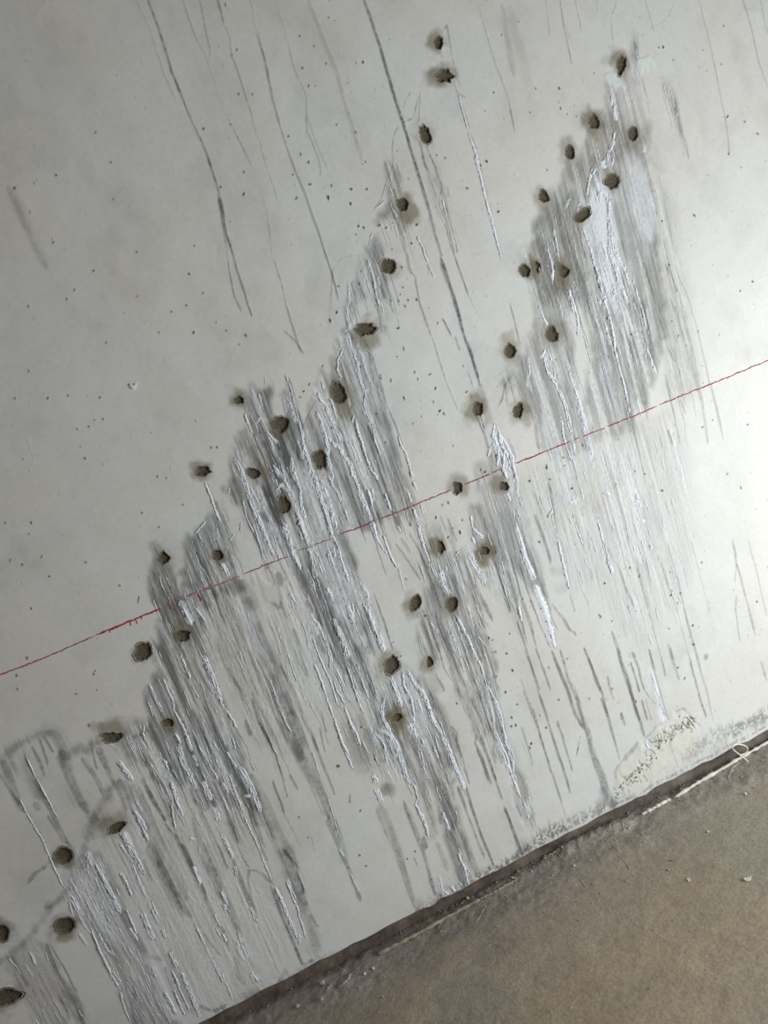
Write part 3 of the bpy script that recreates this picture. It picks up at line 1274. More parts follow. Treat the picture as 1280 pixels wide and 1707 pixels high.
def stroke_alpha(pts_px, w0, w1, ragged=0.5, taper=0.5, soft=0.0):
    q = to_ij(pts_px)
    sc = px_scale(pts_px.mean(0))
    r0, r1 = w0 * sc / 2, w1 * sc / 2
    pad = max(r0, r1) * 1.8 + 4
    i0, i1, j0, j1 = window(q, pad)
    if i1 <= i0 or j1 <= j0:
        return None, None
    sl = (slice(j0, j1), slice(i0, i1))
    out = np.zeros((j1 - j0, i1 - i0), np.float32)
    seg = np.linalg.norm(np.diff(q, axis=0), axis=1)
    tot, acc = seg.sum() + 1e-6, 0.0
    for k in range(len(seg)):
        a, b = q[k], q[k + 1]
        x0, x1, y0, y1 = window(np.stack([a, b]), pad)
        if x1 <= x0 or y1 <= y0:
            acc += seg[k]
            continue
        X, Y = np.meshgrid(np.arange(x0, x1), np.arange(y0, y1))
        n = wob[y0:y1, x0:x1] * 2.2
        d = (b - a) / (seg[k] + 1e-6)
        s = np.clip((X - a[0]) * d[0] + (Y - a[1]) * d[1], 0, seg[k])
        dist = np.hypot(X - a[0] - s * d[0] + n, Y - a[1] - s * d[1])
        tt = (acc + s) / tot
        r = (r0 + (r1 - r0) * tt) * np.clip(np.minimum(tt / 0.10, (1 - tt) / 0.14) + taper, 0.2, 1)
        r = r * (1 + ragged * (streak_fine[y0:y1, x0:x1] - 0.5) * 1.6)
        al = 1 - sstep(0.62 - 0.3 * soft, 1.28 + 0.15 * soft, dist / np.maximum(r, 0.45))
        al *= np.minimum(1, np.maximum(r, 0.25) / 0.55)
        sub = out[y0 - j0:y1 - j0, x0 - i0:x1 - i0]
        np.maximum(sub, al, out=sub)
        acc += seg[k]
    return sl, out


def poly_mask(pts_px, soft_px):
    q = to_ij(pts_px)
    sc = px_scale(pts_px.mean(0))
    rad = max(int(soft_px * sc), 1)
    i0, i1, j0, j1 = window(q, rad * 3 + 4)
    X, Y = np.meshgrid(np.arange(i0, i1, dtype=np.float32), np.arange(j0, j1, dtype=np.float32))
    X = X + wob[j0:j1, i0:i1] * 14
    Y = Y + (streak[j0:j1, i0:i1] - 0.5) * 60
    ins = np.zeros(X.shape, bool)
    n = len(q)
    for k in range(n):
        xa, ya = q[k]
        xb, yb = q[(k + 1) % n]
        if ya == yb:
            continue
        c = ((ya > Y) != (yb > Y)) & (X < (xb - xa) * (Y - ya) / (yb - ya) + xa)
        ins ^= c
    m = ins.astype(np.float32)
    for _ in range(2):
        for ax in (0, 1):
            pw = [(0, 0), (0, 0)]
            pw[ax] = (rad + 1, rad)
            cs = np.cumsum(np.pad(m, pw, mode='edge'), axis=ax)
            a = np.take(cs, range(2 * rad + 1, cs.shape[ax]), axis=ax)
            b = np.take(cs, range(0, cs.shape[ax] - 2 * rad - 1), axis=ax)
            m = (a - b) / (2 * rad + 1)
    return (slice(j0, j1), slice(i0, i1)), m, ins


def blob_alpha(cx, cy, rx, ry, rag=0.35, hard=0.25):
    q = to_ij(np.array([[cx, cy]]))[0]
    sc = px_scale((cx, cy))
    ax, ay = rx * sc, ry * sc
    i0, i1, j0, j1 = window(q[None], max(ax, ay) * 1.9 + 4)
    if i1 <= i0 or j1 <= j0:
        return None, None
    X, Y = np.meshgrid(np.arange(i0, i1), np.arange(j0, j1))
    d = np.hypot((X - q[0]) / ax, (Y - q[1]) / ay) + (mott[j0:j1, i0:i1] - 0.5) * rag * 2.4 + wob[j0:j1, i0:i1] * rag
    return (slice(j0, j1), slice(i0, i1)), (1 - sstep(hard, 1.3, d)).astype(np.float32)


GAIN = 1.22
hole_rows = []
for ln in HOLES.strip().splitlines():
    a, b = ln.split('|')
    hole_rows.append(([float(x) for x in a.split()], [float(x) for x in b.split()]))

hrng = np.random.default_rng(11)
hole_f = []
HTH = np.linspace(0, 2 * math.pi, 45)
for hp, _h in hole_rows:
    f = np.zeros(45)
    for n_, s_ in ((8, 0.75), (17, 0.55), (34, 0.40)):
        r = hrng.normal(0, s_, n_)
        f += np.interp(HTH, np.linspace(0, 2 * math.pi, n_ + 1), np.r_[r, r[0]])
    hole_f.append(np.clip(1 + (0.03 + hp[5]) * 0.95 * f, 0.76, 1.4))


def in_hole(p):
    for (x, y, rx, ry, _t, _r), _h in hole_rows:
        if np.any(np.hypot((p[:, 0] - x) / (rx + 3), (p[:, 1] - y) / (ry + 3)) < 1):
            return True
    return False


crust_runs = []                    # small procedural salt runs: photograph polyline starts
PLUMB = None


def plumb_run(p_px, length_px, bend=0.0, n=5):
    """polyline that follows the plumb line of the wall from a photograph point"""
    w0 = px_to_wall(p_px)[0]
    L = length_px * PX
    k = np.linspace(0, 1, n)
    off = np.cumsum(np.r_[0, rng.normal(0, 0.022, n - 1)]) * L + bend * L * k
    x, z = w0[0] + off, w0[1] - k * L
    v = x[:, None] * RX - CAM_Y * RN + (CAM_Z - z)[:, None] * RD
    return np.stack([CX + F * v[:, 0] / v[:, 2], CY + F * v[:, 1] / v[:, 2]], 1)


for head, p in parse(ZONES):
    a, tint, st, nd, nw = float(head[0]), head[1], float(head[2]), int(head[3]), int(head[4])
    sl, m, ins = poly_mask(p, 4.0 if a > 0.26 else 10.0)
    s = streak[sl] * 0.5 + streak_fine[sl] * 0.35 + mott[sl] * 0.15
    tex = (1 - st) * 0.9 + st * sstep(0.33, 0.66, s) * 1.45
    blend(sl, np.clip(m * a * GAIN * tex, 0, 0.92), TINT[tint])
    edge = np.clip(4 * m * (1 - m), 0, 1) * sstep(0.35, 0.6, mott[sl])
    blend(sl, edge * a * 0.45, TINT['d' if tint == 'b' else 'g'])
    matt[sl] = np.maximum(matt[sl], m * 0.7)
    height[sl] += m * (streak_fine[sl] - 0.5) * 0.36 * MM + m * (grain[sl] - 0.5) * 0.26 * MM
    # pale film of salt between the streaks
    film = m * sstep(0.56, 0.74, 1 - s) * min(1.0, nw / 26.0)
    film = film * sstep(0.32, 0.62, grain[sl] * 0.6 + mott[sl] * 0.4)
    blend(sl, film * 0.75, srgb(232, 234, 235))
    lo, hi = p.min(0), p.max(0)
    jj, ii = np.nonzero(ins)
    for kind, cnt in (('d', int(nd * 2.6)), ('w', int(nw * 2.0))):
        for _ in range(cnt):
            k = rng.integers(len(jj))
            u, v = U0 + (ii[k] + sl[1].start) * PITCH, V0 + (jj[k] + sl[0].start) * PITCH
            vv = u * RX - CAM_Y * RN + (CAM_Z - v) * RD
            pp = np.array([CX + F * vv[0] / vv[2], CY + F * vv[1] / vv[2]])
            if kind == 'd':
                ln = rng.uniform(20, 110)
                run = plumb_run(pp, ln)
                s2, al = stroke_alpha(run, rng.uniform(0.9, 2.3), rng.uniform(0.8, 1.7), 0.9)
                if s2:
                    blend(s2, al * rng.uniform(0.3, 0.7) * min(1.0, 0.30 + a * 1.5), TINT['g'] if rng.random() < 0.75 else TINT['b'])
                    height[s2] -= al * 0.10 * MM
            else:
                run = plumb_run(pp, rng.uniform(8, 44))
                if not in_hole(run):
                    crust_runs.append((run, rng.uniform(0.8, 2.1)))

# brown halos, seepage
for hp, (x, y, rx, ry, al) in hole_rows:
    sl, m = blob_alpha(x, y, rx * 1.2, ry * 1.2, 0.5, 0.45)
    if sl:
        blend(sl, m * np.clip(al * 1.6, 0, 0.85), srgb(108, 95, 62))
        matt[sl] = np.maximum(matt[sl], m * 0.9)
for ln in SEEP.strip().splitlines():
    x, y, rx, ry, al = [float(v) for v in ln.split()]
    sl, m = blob_alpha(x, y, rx, ry, 0.4, 0.3)
    if sl:
        blend(sl, m * al, srgb(104, 94, 76))

# dark and brown runs, plus a diagonal shadow line painted in at lower left
for head, p in parse(DARK):
    ws = [float(v) for v in head[0].split(':')]
    a, tint = float(head[1]), head[2]
    wide = max(ws) > 9.5
    for k, ka in (((1.05, 0.95),) if max(ws) > 15 and tint in 'gb' else ((1.55, 0.42), (0.85, 0.50)) if wide else ((1.1, 1.0),)):
        sl, al = stroke_alpha(p, ws[0] * k, ws[-1] * k, 0.9, 0.5, 1.0 if wide else 0.45)
        if sl is None:
            continue
        tex = 0.72 + 0.5 * (streak[sl] - 0.5) + 0.55 * (mott[sl] - 0.3)
        if wide:
            tex = tex * (0.55 + 0.75 * sstep(0.3, 0.68, mott[sl] * 0.35 + grain[sl] * 0.3 + streak_fine[sl] * 0.35)) + 0.15 * np.clip(4 * al * (1 - al), 0, 1)
        if not wide:
            tex = tex * (0.62 + 0.62 * sstep(0.32, 0.62, grain[sl] * 0.5 + streak_fine[sl] * 0.5))
        blend(sl, np.clip(al * a * ka * GAIN * np.clip(tex, 0.25, 1.25), 0, 0.9), TINT[tint])
        matt[sl] = np.maximum(matt[sl], al * 0.5)
    if sl:
        height[sl] += al * (0.10 if max(ws) < 8 else 0.04) * MM

for head, p in parse(HAZE):
    sl, m, _ = poly_mask(p, 3.0)
    s = streak_fine[sl] * 0.45 + grain[sl] * 0.15 + streak[sl] * 0.4
    m = m * sstep(0.32, 0.62, s)
    blend(sl, np.clip(m * float(head[0]) * 1.15, 0, 0.95), srgb(240, 241, 243))
    height[sl] += m * 0.18 * MM

# white salt: painted underlay with a thin dark fringe; the relief itself is built as runs below
white_runs = parse(WHITE)
for head, p in white_runs:
    ws = [float(v) for v in head[0].split(':')]
    film = head[1] == '1'
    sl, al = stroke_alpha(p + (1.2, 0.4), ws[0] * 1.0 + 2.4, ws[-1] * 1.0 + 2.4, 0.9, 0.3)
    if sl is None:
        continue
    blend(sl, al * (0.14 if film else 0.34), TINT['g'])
    sl, al = stroke_alpha(p, ws[0] * 1.15, ws[-1] * 1.15, 1.1, 0.3)
    tex = sstep(0.30, 0.58, mott[sl] * 0.25 + streak_fine[sl] * 0.3 + grain[sl] * 0.45)
    blend(sl, al * (0.72 if film else 0.9) * tex, srgb(231, 232, 234))
    matt[sl] = np.maximum(matt[sl], al)
    height[sl] += al * tex * (0.35 if film else 0.25) * MM

# cleaned / refilled patches of paint
for pts, colr, a in (
    ([(431, 958), (466, 958), (462, 985), (456, 1000), (447, 1008), (436, 1000), (432, 975)], srgb(208, 204, 194), 0.92),
    ([(1012, 134), (1030, 132), (1038, 142), (1035, 156), (1020, 160), (1012, 150)], srgb(214, 217, 212), 0.85),
    ([(1064, 110), (1096, 108), (1094, 128), (1080, 138), (1066, 140)], srgb(218, 222, 215), 0.85),
):
    sl, m, _ = poly_mask(np.array(pts, float), 2.0)
    blend(sl, m * a, colr)
    height[sl] += m * 0.3 * MM
sl, m = blob_alpha(272, 358, 20, 16, 0.2, 0.5)
blend(sl, m * 0.30 * sstep(0.3, 0.6, mott[sl]), srgb(226, 226, 224))
sl, m, _ = poly_mask(np.array([(468, 962), (476, 965), (476, 990), (462, 1005), (450, 1010)], float), 2.0)
blend(sl, m * 0.5, TINT['g'])
# crumbling cream patch at the foot on the right
patch_px = np.array([(1034, 1272), (1062, 1242), (1083, 1230), (1097, 1214), (1125, 1186), (1144, 1183), (1163, 1207), (1150, 1250), (1128, 1287), (1085, 1310), (1041, 1333), (1027, 1324)], float)
sl, m, _ = poly_mask(patch_px, 3.0)
blend(sl, m * 0.6, srgb(216, 211, 196))
height[sl] += m * (0.5 + 0.8 * (mott[sl] - 0.5)) * MM
matt[sl] = np.maximum(matt[sl], m * 0.8)
cpath = np.array([(1027, 1329), (1043, 1301), (1060, 1294), (1074, 1275), (1092, 1254), (1097, 1233), (1118, 1223), (1139, 1209), (1153, 1200)], float)
crack_rng = np.random.default_rng(21)
for _ in range(95):
    k = crack_rng.random() * (len(cpath) - 1)
    i = int(k)
    c = cpath[i] * (1 - k + i) + cpath[i + 1] * (k - i) + crack_rng.normal(0, 5.0, 2)
    ang = crack_rng.uniform(0, 2 * math.pi)
    bend = crack_rng.normal(0, 0.5)
    pts = [c]
    for _s in range(crack_rng.integers(3, 9)):
        ang += bend + crack_rng.normal(0, 0.45)
        pts.append(pts[-1] + 1.9 * np.array([math.cos(ang), math.sin(ang)]))
    sl, al = stroke_alpha(np.array(pts), 1.3, 1.0, 0.3, 0.8)
    if sl:
        blend(sl, al * crack_rng.uniform(0.35, 0.85), srgb(84, 78, 66))
        height[sl] -= al * 0.8 * MM
# grey mould along the foot of the wall
foot = np.array([(330, 1712), (480, 1640), (640, 1560), (740, 1500), (905, 1400), (980, 1363)], float)
for pts, w, a in (
    (foot, 16, .50), (foot, 7, .45), ([(360, 1700), (440, 1660), (560, 1600)], 40, .22), ([(980, 1365), (1100, 1303), (1180, 1262), (1290, 1204)], 6, .5),
    ([(880, 1405), (930, 1378), (1000, 1348), (1030, 1335)], 16, .5),
    ([(1140, 1262), (1190, 1228), (1230, 1216), (1280, 1196)], 26, .42),
    ([(1215, 1222), (1290, 1180)], 22, .4),
    ([(690, 1525), (740, 1490), (800, 1465), (840, 1440)], 30, .45),
    ([(520, 1605), (560, 1590), (500, 1620)], 16, .2),
    ([(865, 1425), (900, 1395), (930, 1380)], 34, .38),
):
    sl, al = stroke_alpha(np.array(pts, float), w, w, 0.9, 0.5, 1.0)
    if sl:
        blend(sl, al * a * sstep(0.36, 0.62, mott[sl] * 0.4 + grain[sl] * 0.6), srgb(96, 92, 84))
        matt[sl] = np.maximum(matt[sl], al)
sl, al = stroke_alpha(np.array([(470, 1650), (515, 1620), (575, 1592)], float), 16, 16, 0.9)
blend(sl, al * 0.35 * sstep(0.4, 0.6, mott[sl]), srgb(220, 221, 220))

# fly specks
speck_pts = np.concatenate([p for _, p in parse('\n'.join(('|' + l) if l[0] != '@' else l for l in SPECK.strip().splitlines()))])
extra = []
srng = np.random.default_rng(5)
while len(extra) < 620:
    c = srng.uniform((0, 0), (1280, 1450))
    if c[1] < 1190 + 0.0 * c[0] and srng.random() < 0.9:
        extra.append(c)
for c, big in [(c, True) for c in speck_pts] + [(np.array(c), False) for c in extra]:
    ln = srng.uniform(0.6, 3.4) if big else srng.uniform(0.2, 1.8)
    ang = math.radians(srng.normal(75, 38))
    d = np.array([math.cos(ang), math.sin(ang)]) * ln / 2
    w = srng.uniform(2.4, 3.8) if big else srng.uniform(1.1, 2.1)
    sl, al = stroke_alpha(np.array([c - d, c + d]), w, w * 0.8, 0.4, 0.9)
    if sl:
        blend(sl, al * (srng.uniform(0.7, 0.95) if big else srng.uniform(0.35, 0.7)), srgb(60, 58, 54))
        height[sl] += al * 0.25 * MM

# open holes: sink the raster inside each outline
for hf, ((x, y, rx, ry, turn, rag), _h) in zip(hole_f, hole_rows):
    q = to_ij(np.array([[x, y]]))[0]
    sc = px_scale((x, y))
    R = max(rx, ry) * sc * 1.7 + 4
    i0, i1, j0, j1 = window(q[None], R)
    X, Y = np.meshgrid(np.arange(i0, i1) - q[0], np.arange(j0, j1) - q[1])
    t = math.radians(turn - 19)
    xr, yr = (X * math.cos(t) + Y * math.sin(t)), (-X * math.sin(t) + Y * math.cos(t))
    d = np.hypot(xr / (rx * sc), yr / (ry * sc))
    dn = d / np.interp(np.arctan2(yr / ry, xr / rx) % (2 * math.pi), HTH, hf)
    hh_ = height[j0:j1, i0:i1]
    med = float(np.median(hh_[(d > 1.0) & (d < 1.5)]))
    k_ = 1 - sstep(1.25, 1.6, d)
    hh_[:] = hh_ * (1 - k_) + med * k_
    hh_[dn < 0.80] = -9 * MM
    base[j0:j1, i0:i1][dn < 0.86] = srgb(70, 62, 52)

# ------------------------------------------------------------------ wall mesh: fine where the photograph shows it, large plates elsewhere
B = 20
nbu, nbv = (NU - 1) // B, (NV - 1) // B
ub, vb = np.meshgrid((np.arange(nbu) + 0.5) * B * PITCH + U0, (np.arange(nbv) + 0.5) * B * PITCH + V0)
pp = world_to_px(np.stack([ub.ravel(), np.zeros(ub.size), vb.ravel()], 1))
fine = ((pp[:, 0] > -60) & (pp[:, 0] < W + 60) & (pp[:, 1] > -60) & (pp[:, 1] < H + 60)).reshape(nbv, nbu)
cellf = np.kron(fine, np.ones((B, B), bool))
jj, ii = np.nonzero(cellf)
q0 = jj * NU + ii
quads = np.stack([q0, q0 + 1, q0 + NU + 1, q0 + NU], 1)
bj, bi = np.nonzero(~fine)
p0 = bj * B * NU + bi * B
quads = np.concatenate([quads, np.stack([p0, p0 + B, p0 + B * NU + B, p0 + B * NU], 1)])
used, inv = np.unique(quads, return_inverse=True)
quads = inv.reshape(quads.shape)
uj, ui = used // NU, used % NU
verts = np.stack([U0 + ui * PITCH, -height.ravel()[used], V0 + uj * PITCH], 1)
cols = np.concatenate([base.reshape(-1, 3)[used], matt.reshape(-1, 1)[used]], 1)
# the rest of the wall around the surveyed part
UE, VE = U0 + nbu * B * PITCH, V0 + nbv * B * PITCH
n0 = len(verts)
XS, ZS = [-2.2, U0, UE, 1.05], [WALL_Z0, VE, 2.3]
ext = [(x, 0.0, z) for z in ZS for x in XS]
verts = np.concatenate([verts, np.array(ext)])
cols = np.concatenate([cols, np.tile([*srgb(211, 209, 200), 0.0], (len(ext), 1))])
eq = [(n0 + r * 4 + c, n0 + r * 4 + c + 1, n0 + (r + 1) * 4 + c + 1, n0 + (r + 1) * 4 + c) for r in range(2) for c in range(3) if not (r == 0 and c == 1)]
# lower lip of the plaster (its thickness above the brown skirting)
lip0 = len(verts)
foot_ids = np.nonzero(np.concatenate([uj == 0, np.zeros(len(ext), bool)]))[0]
foot_ids = foot_ids[np.argsort(verts[foot_ids, 0])]
lipv = verts[foot_ids].copy()
lipv[:, 1] = 0.006
verts = np.concatenate([verts, lipv])
cols = np.concatenate([cols, np.tile([*srgb(120, 108, 92), 1.0], (len(lipv), 1))])
k = np.arange(len(foot_ids) - 1)
lq = np.stack([foot_ids[k], lip0 + k, lip0 + k + 1, foot_ids[k + 1]], 1)
quads = np.concatenate([quads, np.array(eq), lq])
# uneven lower edge
low = verts[:, 2] < WALL_Z0 + 0.0115
low[lip0:] = True
fl = np.interp(verts[:, 0], np.linspace(U0, UE, 90), np.random.default_rng(3).normal(0, 0.7 * MM, 90))
verts[:, 2] += np.where(low, fl * np.clip(1 - (verts[:, 2] - WALL_Z0) / 0.0115, 0, 1), 0)
wall = big_mesh('wall_back', verts, quads, cols, MAT_WALL)
tag(wall, 'off-white painted plaster wall streaked grey and white below rows of drilled holes', kind='structure')


# ------------------------------------------------------------------ parts of the wall
def wall_height(p_px):
    q = to_ij(p_px)
    i, j = np.clip(q[:, 0].astype(int), 0, NU - 1), np.clip(q[:, 1].astype(int), 0, NV - 1)
    return np.clip(height[j, i], -0.5 * MM, 2 * MM)




def make_hole(hf, x, y, rx, ry, turn, rag):
    """a ragged drilled hole: a dark rim stained into the paint and a rough recess plugged with mortar"""
    c = px_to_wall([(x, y)])[0]
    sc = px_scale((x, y)) * PITCH
    n = 44
    th, f = HTH[:-1], hf[:-1]
    a = math.radians(turn - 19)
    ex, ez = np.cos(th) * rx * sc * f, np.sin(th) * ry * sc * f
    ox, oz = ex * math.cos(a) - ez * math.sin(a), ex * math.sin(a) + ez * math.cos(a)
    vs, fs = [], []
    for s, dep in ((1.05, 0.20), (1.0, -0.06), (0.94, -0.03), (0.87, 0.25), (0.76, 0.9), (0.38, 1.3)):
        for i in range(n):
            j = abs(hrng.normal(0, 0.25)) * (0.2 if s > 0.8 else 1) if s < 0.95 else 0.0
            vs.append((ox[i] * s, (dep + j) * MM, oz[i] * s))
    vs.append((0, 1.4 * MM, 0))
    for r in range(5):
        for i in range(n):
            k = (i + 1) % n
            fs.append((r * n + i, r * n + k, (r + 1) * n + k, (r + 1) * n + i))
    for i in range(n):
        fs.append((5 * n + i, 5 * n + (i + 1) % n, 6 * n))
    o = mesh_obj('drill_hole', vs, fs, MAT_HOLE, wall)
    ring = np.array([(x + 1.25 * rx * math.cos(q), y + 1.25 * ry * math.sin(q)) for q in np.linspace(0, 6.28, 12)])
    o.location = (c[0], -float(np.median(wall_height(ring))) - 0.06 * MM, c[1])
    return o


for hf, (hp, _h) in zip(hole_f, hole_rows):
    make_hole(hf, *hp)


def ribbon(pts_px, w0, w1, prng, thick=1.0, step=1.6, breaks=0.25, lift=0.0):
    """raised run of crust along a polyline on the wall -> verts, faces"""
    w = px_to_wall(pts_px)
    sc = px_scale(pts_px.mean(0)) * PITCH
    seg = np.linalg.norm(np.diff(w, axis=0), axis=1)
    s = np.r_[0, np.cumsum(seg)]
    n = max(int(s[-1] / (step * sc)), 3)
    t = np.linspace(0, s[-1], n)
    x, z = np.interp(t, s, w[:, 0]), np.interp(t, s, w[:, 1])
    z = np.maximum(z, WALL_Z0 + 0.0015)
    L = np.linspace(0, 1, n)
    kn = max(n // 4, 2)
    jit = np.interp(np.arange(n), np.linspace(0, n - 1, kn), prng.normal(0, 1, kn)) * 0.5 + prng.normal(0, 0.3, n)
    wn = np.interp(np.arange(n), np.linspace(0, n - 1, kn), prng.uniform(0, 1, kn)) * 0.6 + prng.uniform(0, 1, n) * 0.4
    width = (w0 + (w1 - w0) * L) * sc * (0.45 + 0.95 * wn) / 2
    width *= np.clip(np.minimum(L / 0.08, (1 - L) / 0.10) + 0.25, 0.25, 1)
    width = np.where(wn < breaks, width * 0.15, width)
    tx, tz = np.gradient(x), np.gradient(z)
    ln = np.hypot(tx, tz) + 1e-9
    nx, nz = -tz / ln, tx / ln
    x, z = x + nx * jit * sc * 0.8, z + nz * jit * sc * 0.8
    hgt = np.minimum(width * 0.45, 0.26 * MM) * thick * (0.7 + 0.6 * prng.random(n))
    iu = np.clip(((x - U0) / PITCH).astype(int), 0, NU - 1)
    iv = np.clip(((z - V0) / PITCH).astype(int), 0, NV - 1)
    lift = lift + np.clip(height[iv, iu], -1.0 * MM, 3 * MM)
    vs, fs = [], []
    for o, hh in ((-1, 0), (-0.62, 0.72), (0.05, 1.0), (0.66, 0.66), (1, 0)):
        rw = width * (1 + prng.normal(0, 0.28, n)) if abs(o) > 0.5 else width
        hs = hgt * hh * np.clip(prng.normal(1, 0.45, n), 0.1, 2)
        yy = -hs - lift + (0.5 * MM if hh == 0 else 0) - 0.12 * MM
        vs.append(np.stack([x + nx * rw * o, yy, z + nz * rw * o], 1))
    vs = np.stack(vs, 1).reshape(-1, 3)
    for i in range(n - 1):
        for k in range(4):
            a = i * 5 + k
            fs.append((a, a + 1, a + 6, a + 5))
    return vs, fs


wrng = np.random.default_rng(31)
solid = [(h, p) for h, p in white_runs if h[1] in '02']
soft = [(h, p) for h, p in white_runs if h[1] == '1']
for h, p in solid:
    ws = [float(v) for v in h[0].split(':')]
    if h[1] == '2':                                     # smooth unbroken run
        vs, fs = ribbon(p, ws[0] * 1.15, ws[-1] * 1.15, wrng, 0.6, breaks=-1.0)
    elif max(ws) > 4.2:                                   # broad runs are bundles of thinner strands
        k = int(round(max(ws) / 2.3))
        vs, fs, o_ = [], [], 0
        for q in range(k):
            dx = (q - (k - 1) / 2) * max(ws) / k * 0.95
            cut = p.copy() + (dx, -dx * 0.3)
            a_, b_ = ribbon(cut, ws[0] / k * 1.35, ws[-1] / k * 1.35, wrng, breaks=0.36)
            vs.append(a_)
            fs += [tuple(i + o_ for i in f) for f in b_]
            o_ += len(a_)
        vs = np.concatenate(vs)
    else:
        vs, fs = ribbon(p, ws[0], ws[-1], wrng)
    c = vs.mean(0)
    o = mesh_obj('salt_run', vs - c, fs, MAT_SALT, wall)
    o.location = c
sv, sf, off = [], [], 0
for p, w, brk in [(p, w, .3) for p, w in crust_runs] + [(p, float(h[0].split(':')[0]) * 0.5, .5) for h, p in soft]:
    vs, fs = ribbon(p, w, w * 0.8, wrng, 0.8, 1.8, brk)
    sv.append(vs)
    sf += [tuple(i + off for i in f) for f in fs]
    off += len(vs)
o = mesh_obj('salt_crust', np.concatenate(sv), sf, MAT_SALT, wall)
tag(o, kind='stuff')

# the red snapped line
LINE = [
    (2.6, 0, [(-40, 1141), (0, 1125), (90, 1090), (160, 1059)]), (3.8, 0, [(160, 1059), (215, 1036), (270, 1014)]),
    (2.6, 1, [(276, 1011), (300, 1001)]), (4.6, 1, [(312, 994), (340, 984), (352, 979)]), (2.0, 1, [(352, 979), (378, 969), (400, 960)]),
    (2.2, 0, [(407, 957), (445, 941), (482, 927)]), (1.8, 1, [(496, 918), (520, 910), (556, 897)]),
    (3.0, 0, [(568, 890), (600, 879), (624, 868)]), (2.4, 0, [(630, 866), (660, 855), (700, 838), (754, 816)]),
    (2.4, 0, [(774, 807), (800, 797), (818, 789)]), (2.2, 1, [(820, 788), (836, 781)]),
    (2.4, 0, [(858, 773), (900, 756), (950, 736)]), (2.2, 1, [(955, 734), (966, 729)]), (2.2, 0, [(972, 727), (990, 720), (1008, 713)]),
    (2.2, 0, [(1012, 711), (1060, 692), (1095, 677)]), (2.2, 0, [(1098, 675), (1150, 654), (1220, 626), (1290, 597)]),
]
for wd, faded, p in LINE:
    p = np.array(p, float)
    vs, fs = ribbon(p, wd, wd, wrng, 0.18, 1.5, 0.04, 0.12 * MM)
    c = vs.mean(0)
    o = mesh_obj('chalk_line', vs - c, fs, MAT_RED_DUSTY if faded else (MAT_RED if p[0, 0] < 300 else MAT_RED_MID), wall)
    o['label'] = 'thin faded red chalk line' if faded else 'thin red chalk line'
    o.location = c
for p, wd in (([(217, 1036), (219, 1043)], 2.2), ([(226, 1033), (229, 1040)], 2), ([(236, 1029), (237, 1033)], 2), ([(182, 1050), (184, 1055)], 2.4), ([(232, 994), (230, 1006)], 1.6), ([(331, 990), (336, 1002)], 4)):
    p = np.array(p, float)
    vs, fs = ribbon(p, wd, wd * 0.6, wrng, 0.2, 1.2, 0.0, 0.12 * MM)
    c = vs.mean(0)
    mesh_obj('chalk_dribble', vs - c, fs, MAT_RED, wall).location = c

# flakes of lifting plaster on the crumbled patch
frng = np.random.default_rng(77)
for _ in range(46):
    k = frng.random() * (len(cpath) - 1)
    i = int(k)
    c = cpath[i] * (1 - k + i) + cpath[i + 1] * (k - i) + frng.normal(0, 4.5, 2)
    w = px_to_wall([c])[0]
    n = 7
    th = np.sort(frng.uniform(0, 2 * math.pi, n))
    r = frng.uniform(1.2, 3.4) * PX * frng.uniform(0.6, 1.2, n)
    tilt = frng.normal(0, 0.35, 2)
    up = [(math.cos(a) * q, -0.9 * MM + tilt[0] * math.cos(a) * q + tilt[1] * math.sin(a) * q, math.sin(a) * q) for a, q in zip(th, r)]
    dn = [(a * 0.9, b + 0.8 * MM, c_ * 0.9) for a, b, c_ in up]
    fs = [tuple(range(n)), tuple(range(2 * n - 1, n - 1, -1))] + [(i, n + i, n + (i + 1) % n, (i + 1) % n) for i in range(n)]
    o = mesh_obj('plaster_flake', up + dn, fs, MAT_CREAM, wall, smooth=False)
    o.location = (w[0], -0.6 * MM, w[1])
# chip of bare plaster on the left
for (x, y), r in (((222, 645), 4.5), ((218, 642), 2.5), ((226, 641), 2.2)):
    w = px_to_wall([(x, y)])[0]
    n = 8
    th = np.linspace(0, 2 * math.pi, n, endpoint=False)
    rr = r * PX * frng.uniform(0.6, 1.1, n)
    up = [(math.cos(a) * q * 0.8, -0.8 * MM, math.sin(a) * q * 0.8) for a, q in zip(th, rr)]
    dn = [(math.cos(a) * q, 0.3 * MM, math.sin(a) * q) for a, q in zip(th, rr)]
    fs = [tuple(range(n))] + [(i, n + i, n + (i + 1) % n, (i + 1) % n) for i in range(n)]
    mesh_obj('plaster_flake', up + dn, fs, MAT_SALT, wall, smooth=False).location = (w[0], -0.2 * MM, w[1])

# ------------------------------------------------------------------ brown skirting behind the foot of the plaster
brng = np.random.default_rng(41)
nx_ = 420
xs = np.r_[-2.2, np.linspace(-0.45, 0.62, nx_), 1.05]
prof = [(0.0032, WALL_Z0 + 0.012), (0.0034, WALL_Z0), (0.0040, WALL_Z0 * 0.6), (0.0030, WALL_Z0 * 0.25), (-0.0005, 0.0005), (-0.0015, -0.003)]
kn = brng.normal(0, 1, (len(prof), 110))
vs, fs = [], []
for i, x in enumerate(xs):
    for j, (y, z) in enumerate(prof):
        w = np.interp(x, np.linspace(-0.45, 0.62, 110), kn[j]) * 0.0006
        vs.append((x, y + w, z + (w * 0.5 if 0 < j < 5 else 0)))
m = len(prof)
for i in range(len(xs) - 1):
    for j in range(m - 1):
        fs.append((i * m + j, i * m + j + 1, (i + 1) * m + j + 1, (i + 1) * m + j))
skirting = mesh_obj('baseboard_back', vs, fs, MAT_BROWN)
tag(skirting, 'brown painted skirting recessed under the foot of the plastered wall', kind='structure')


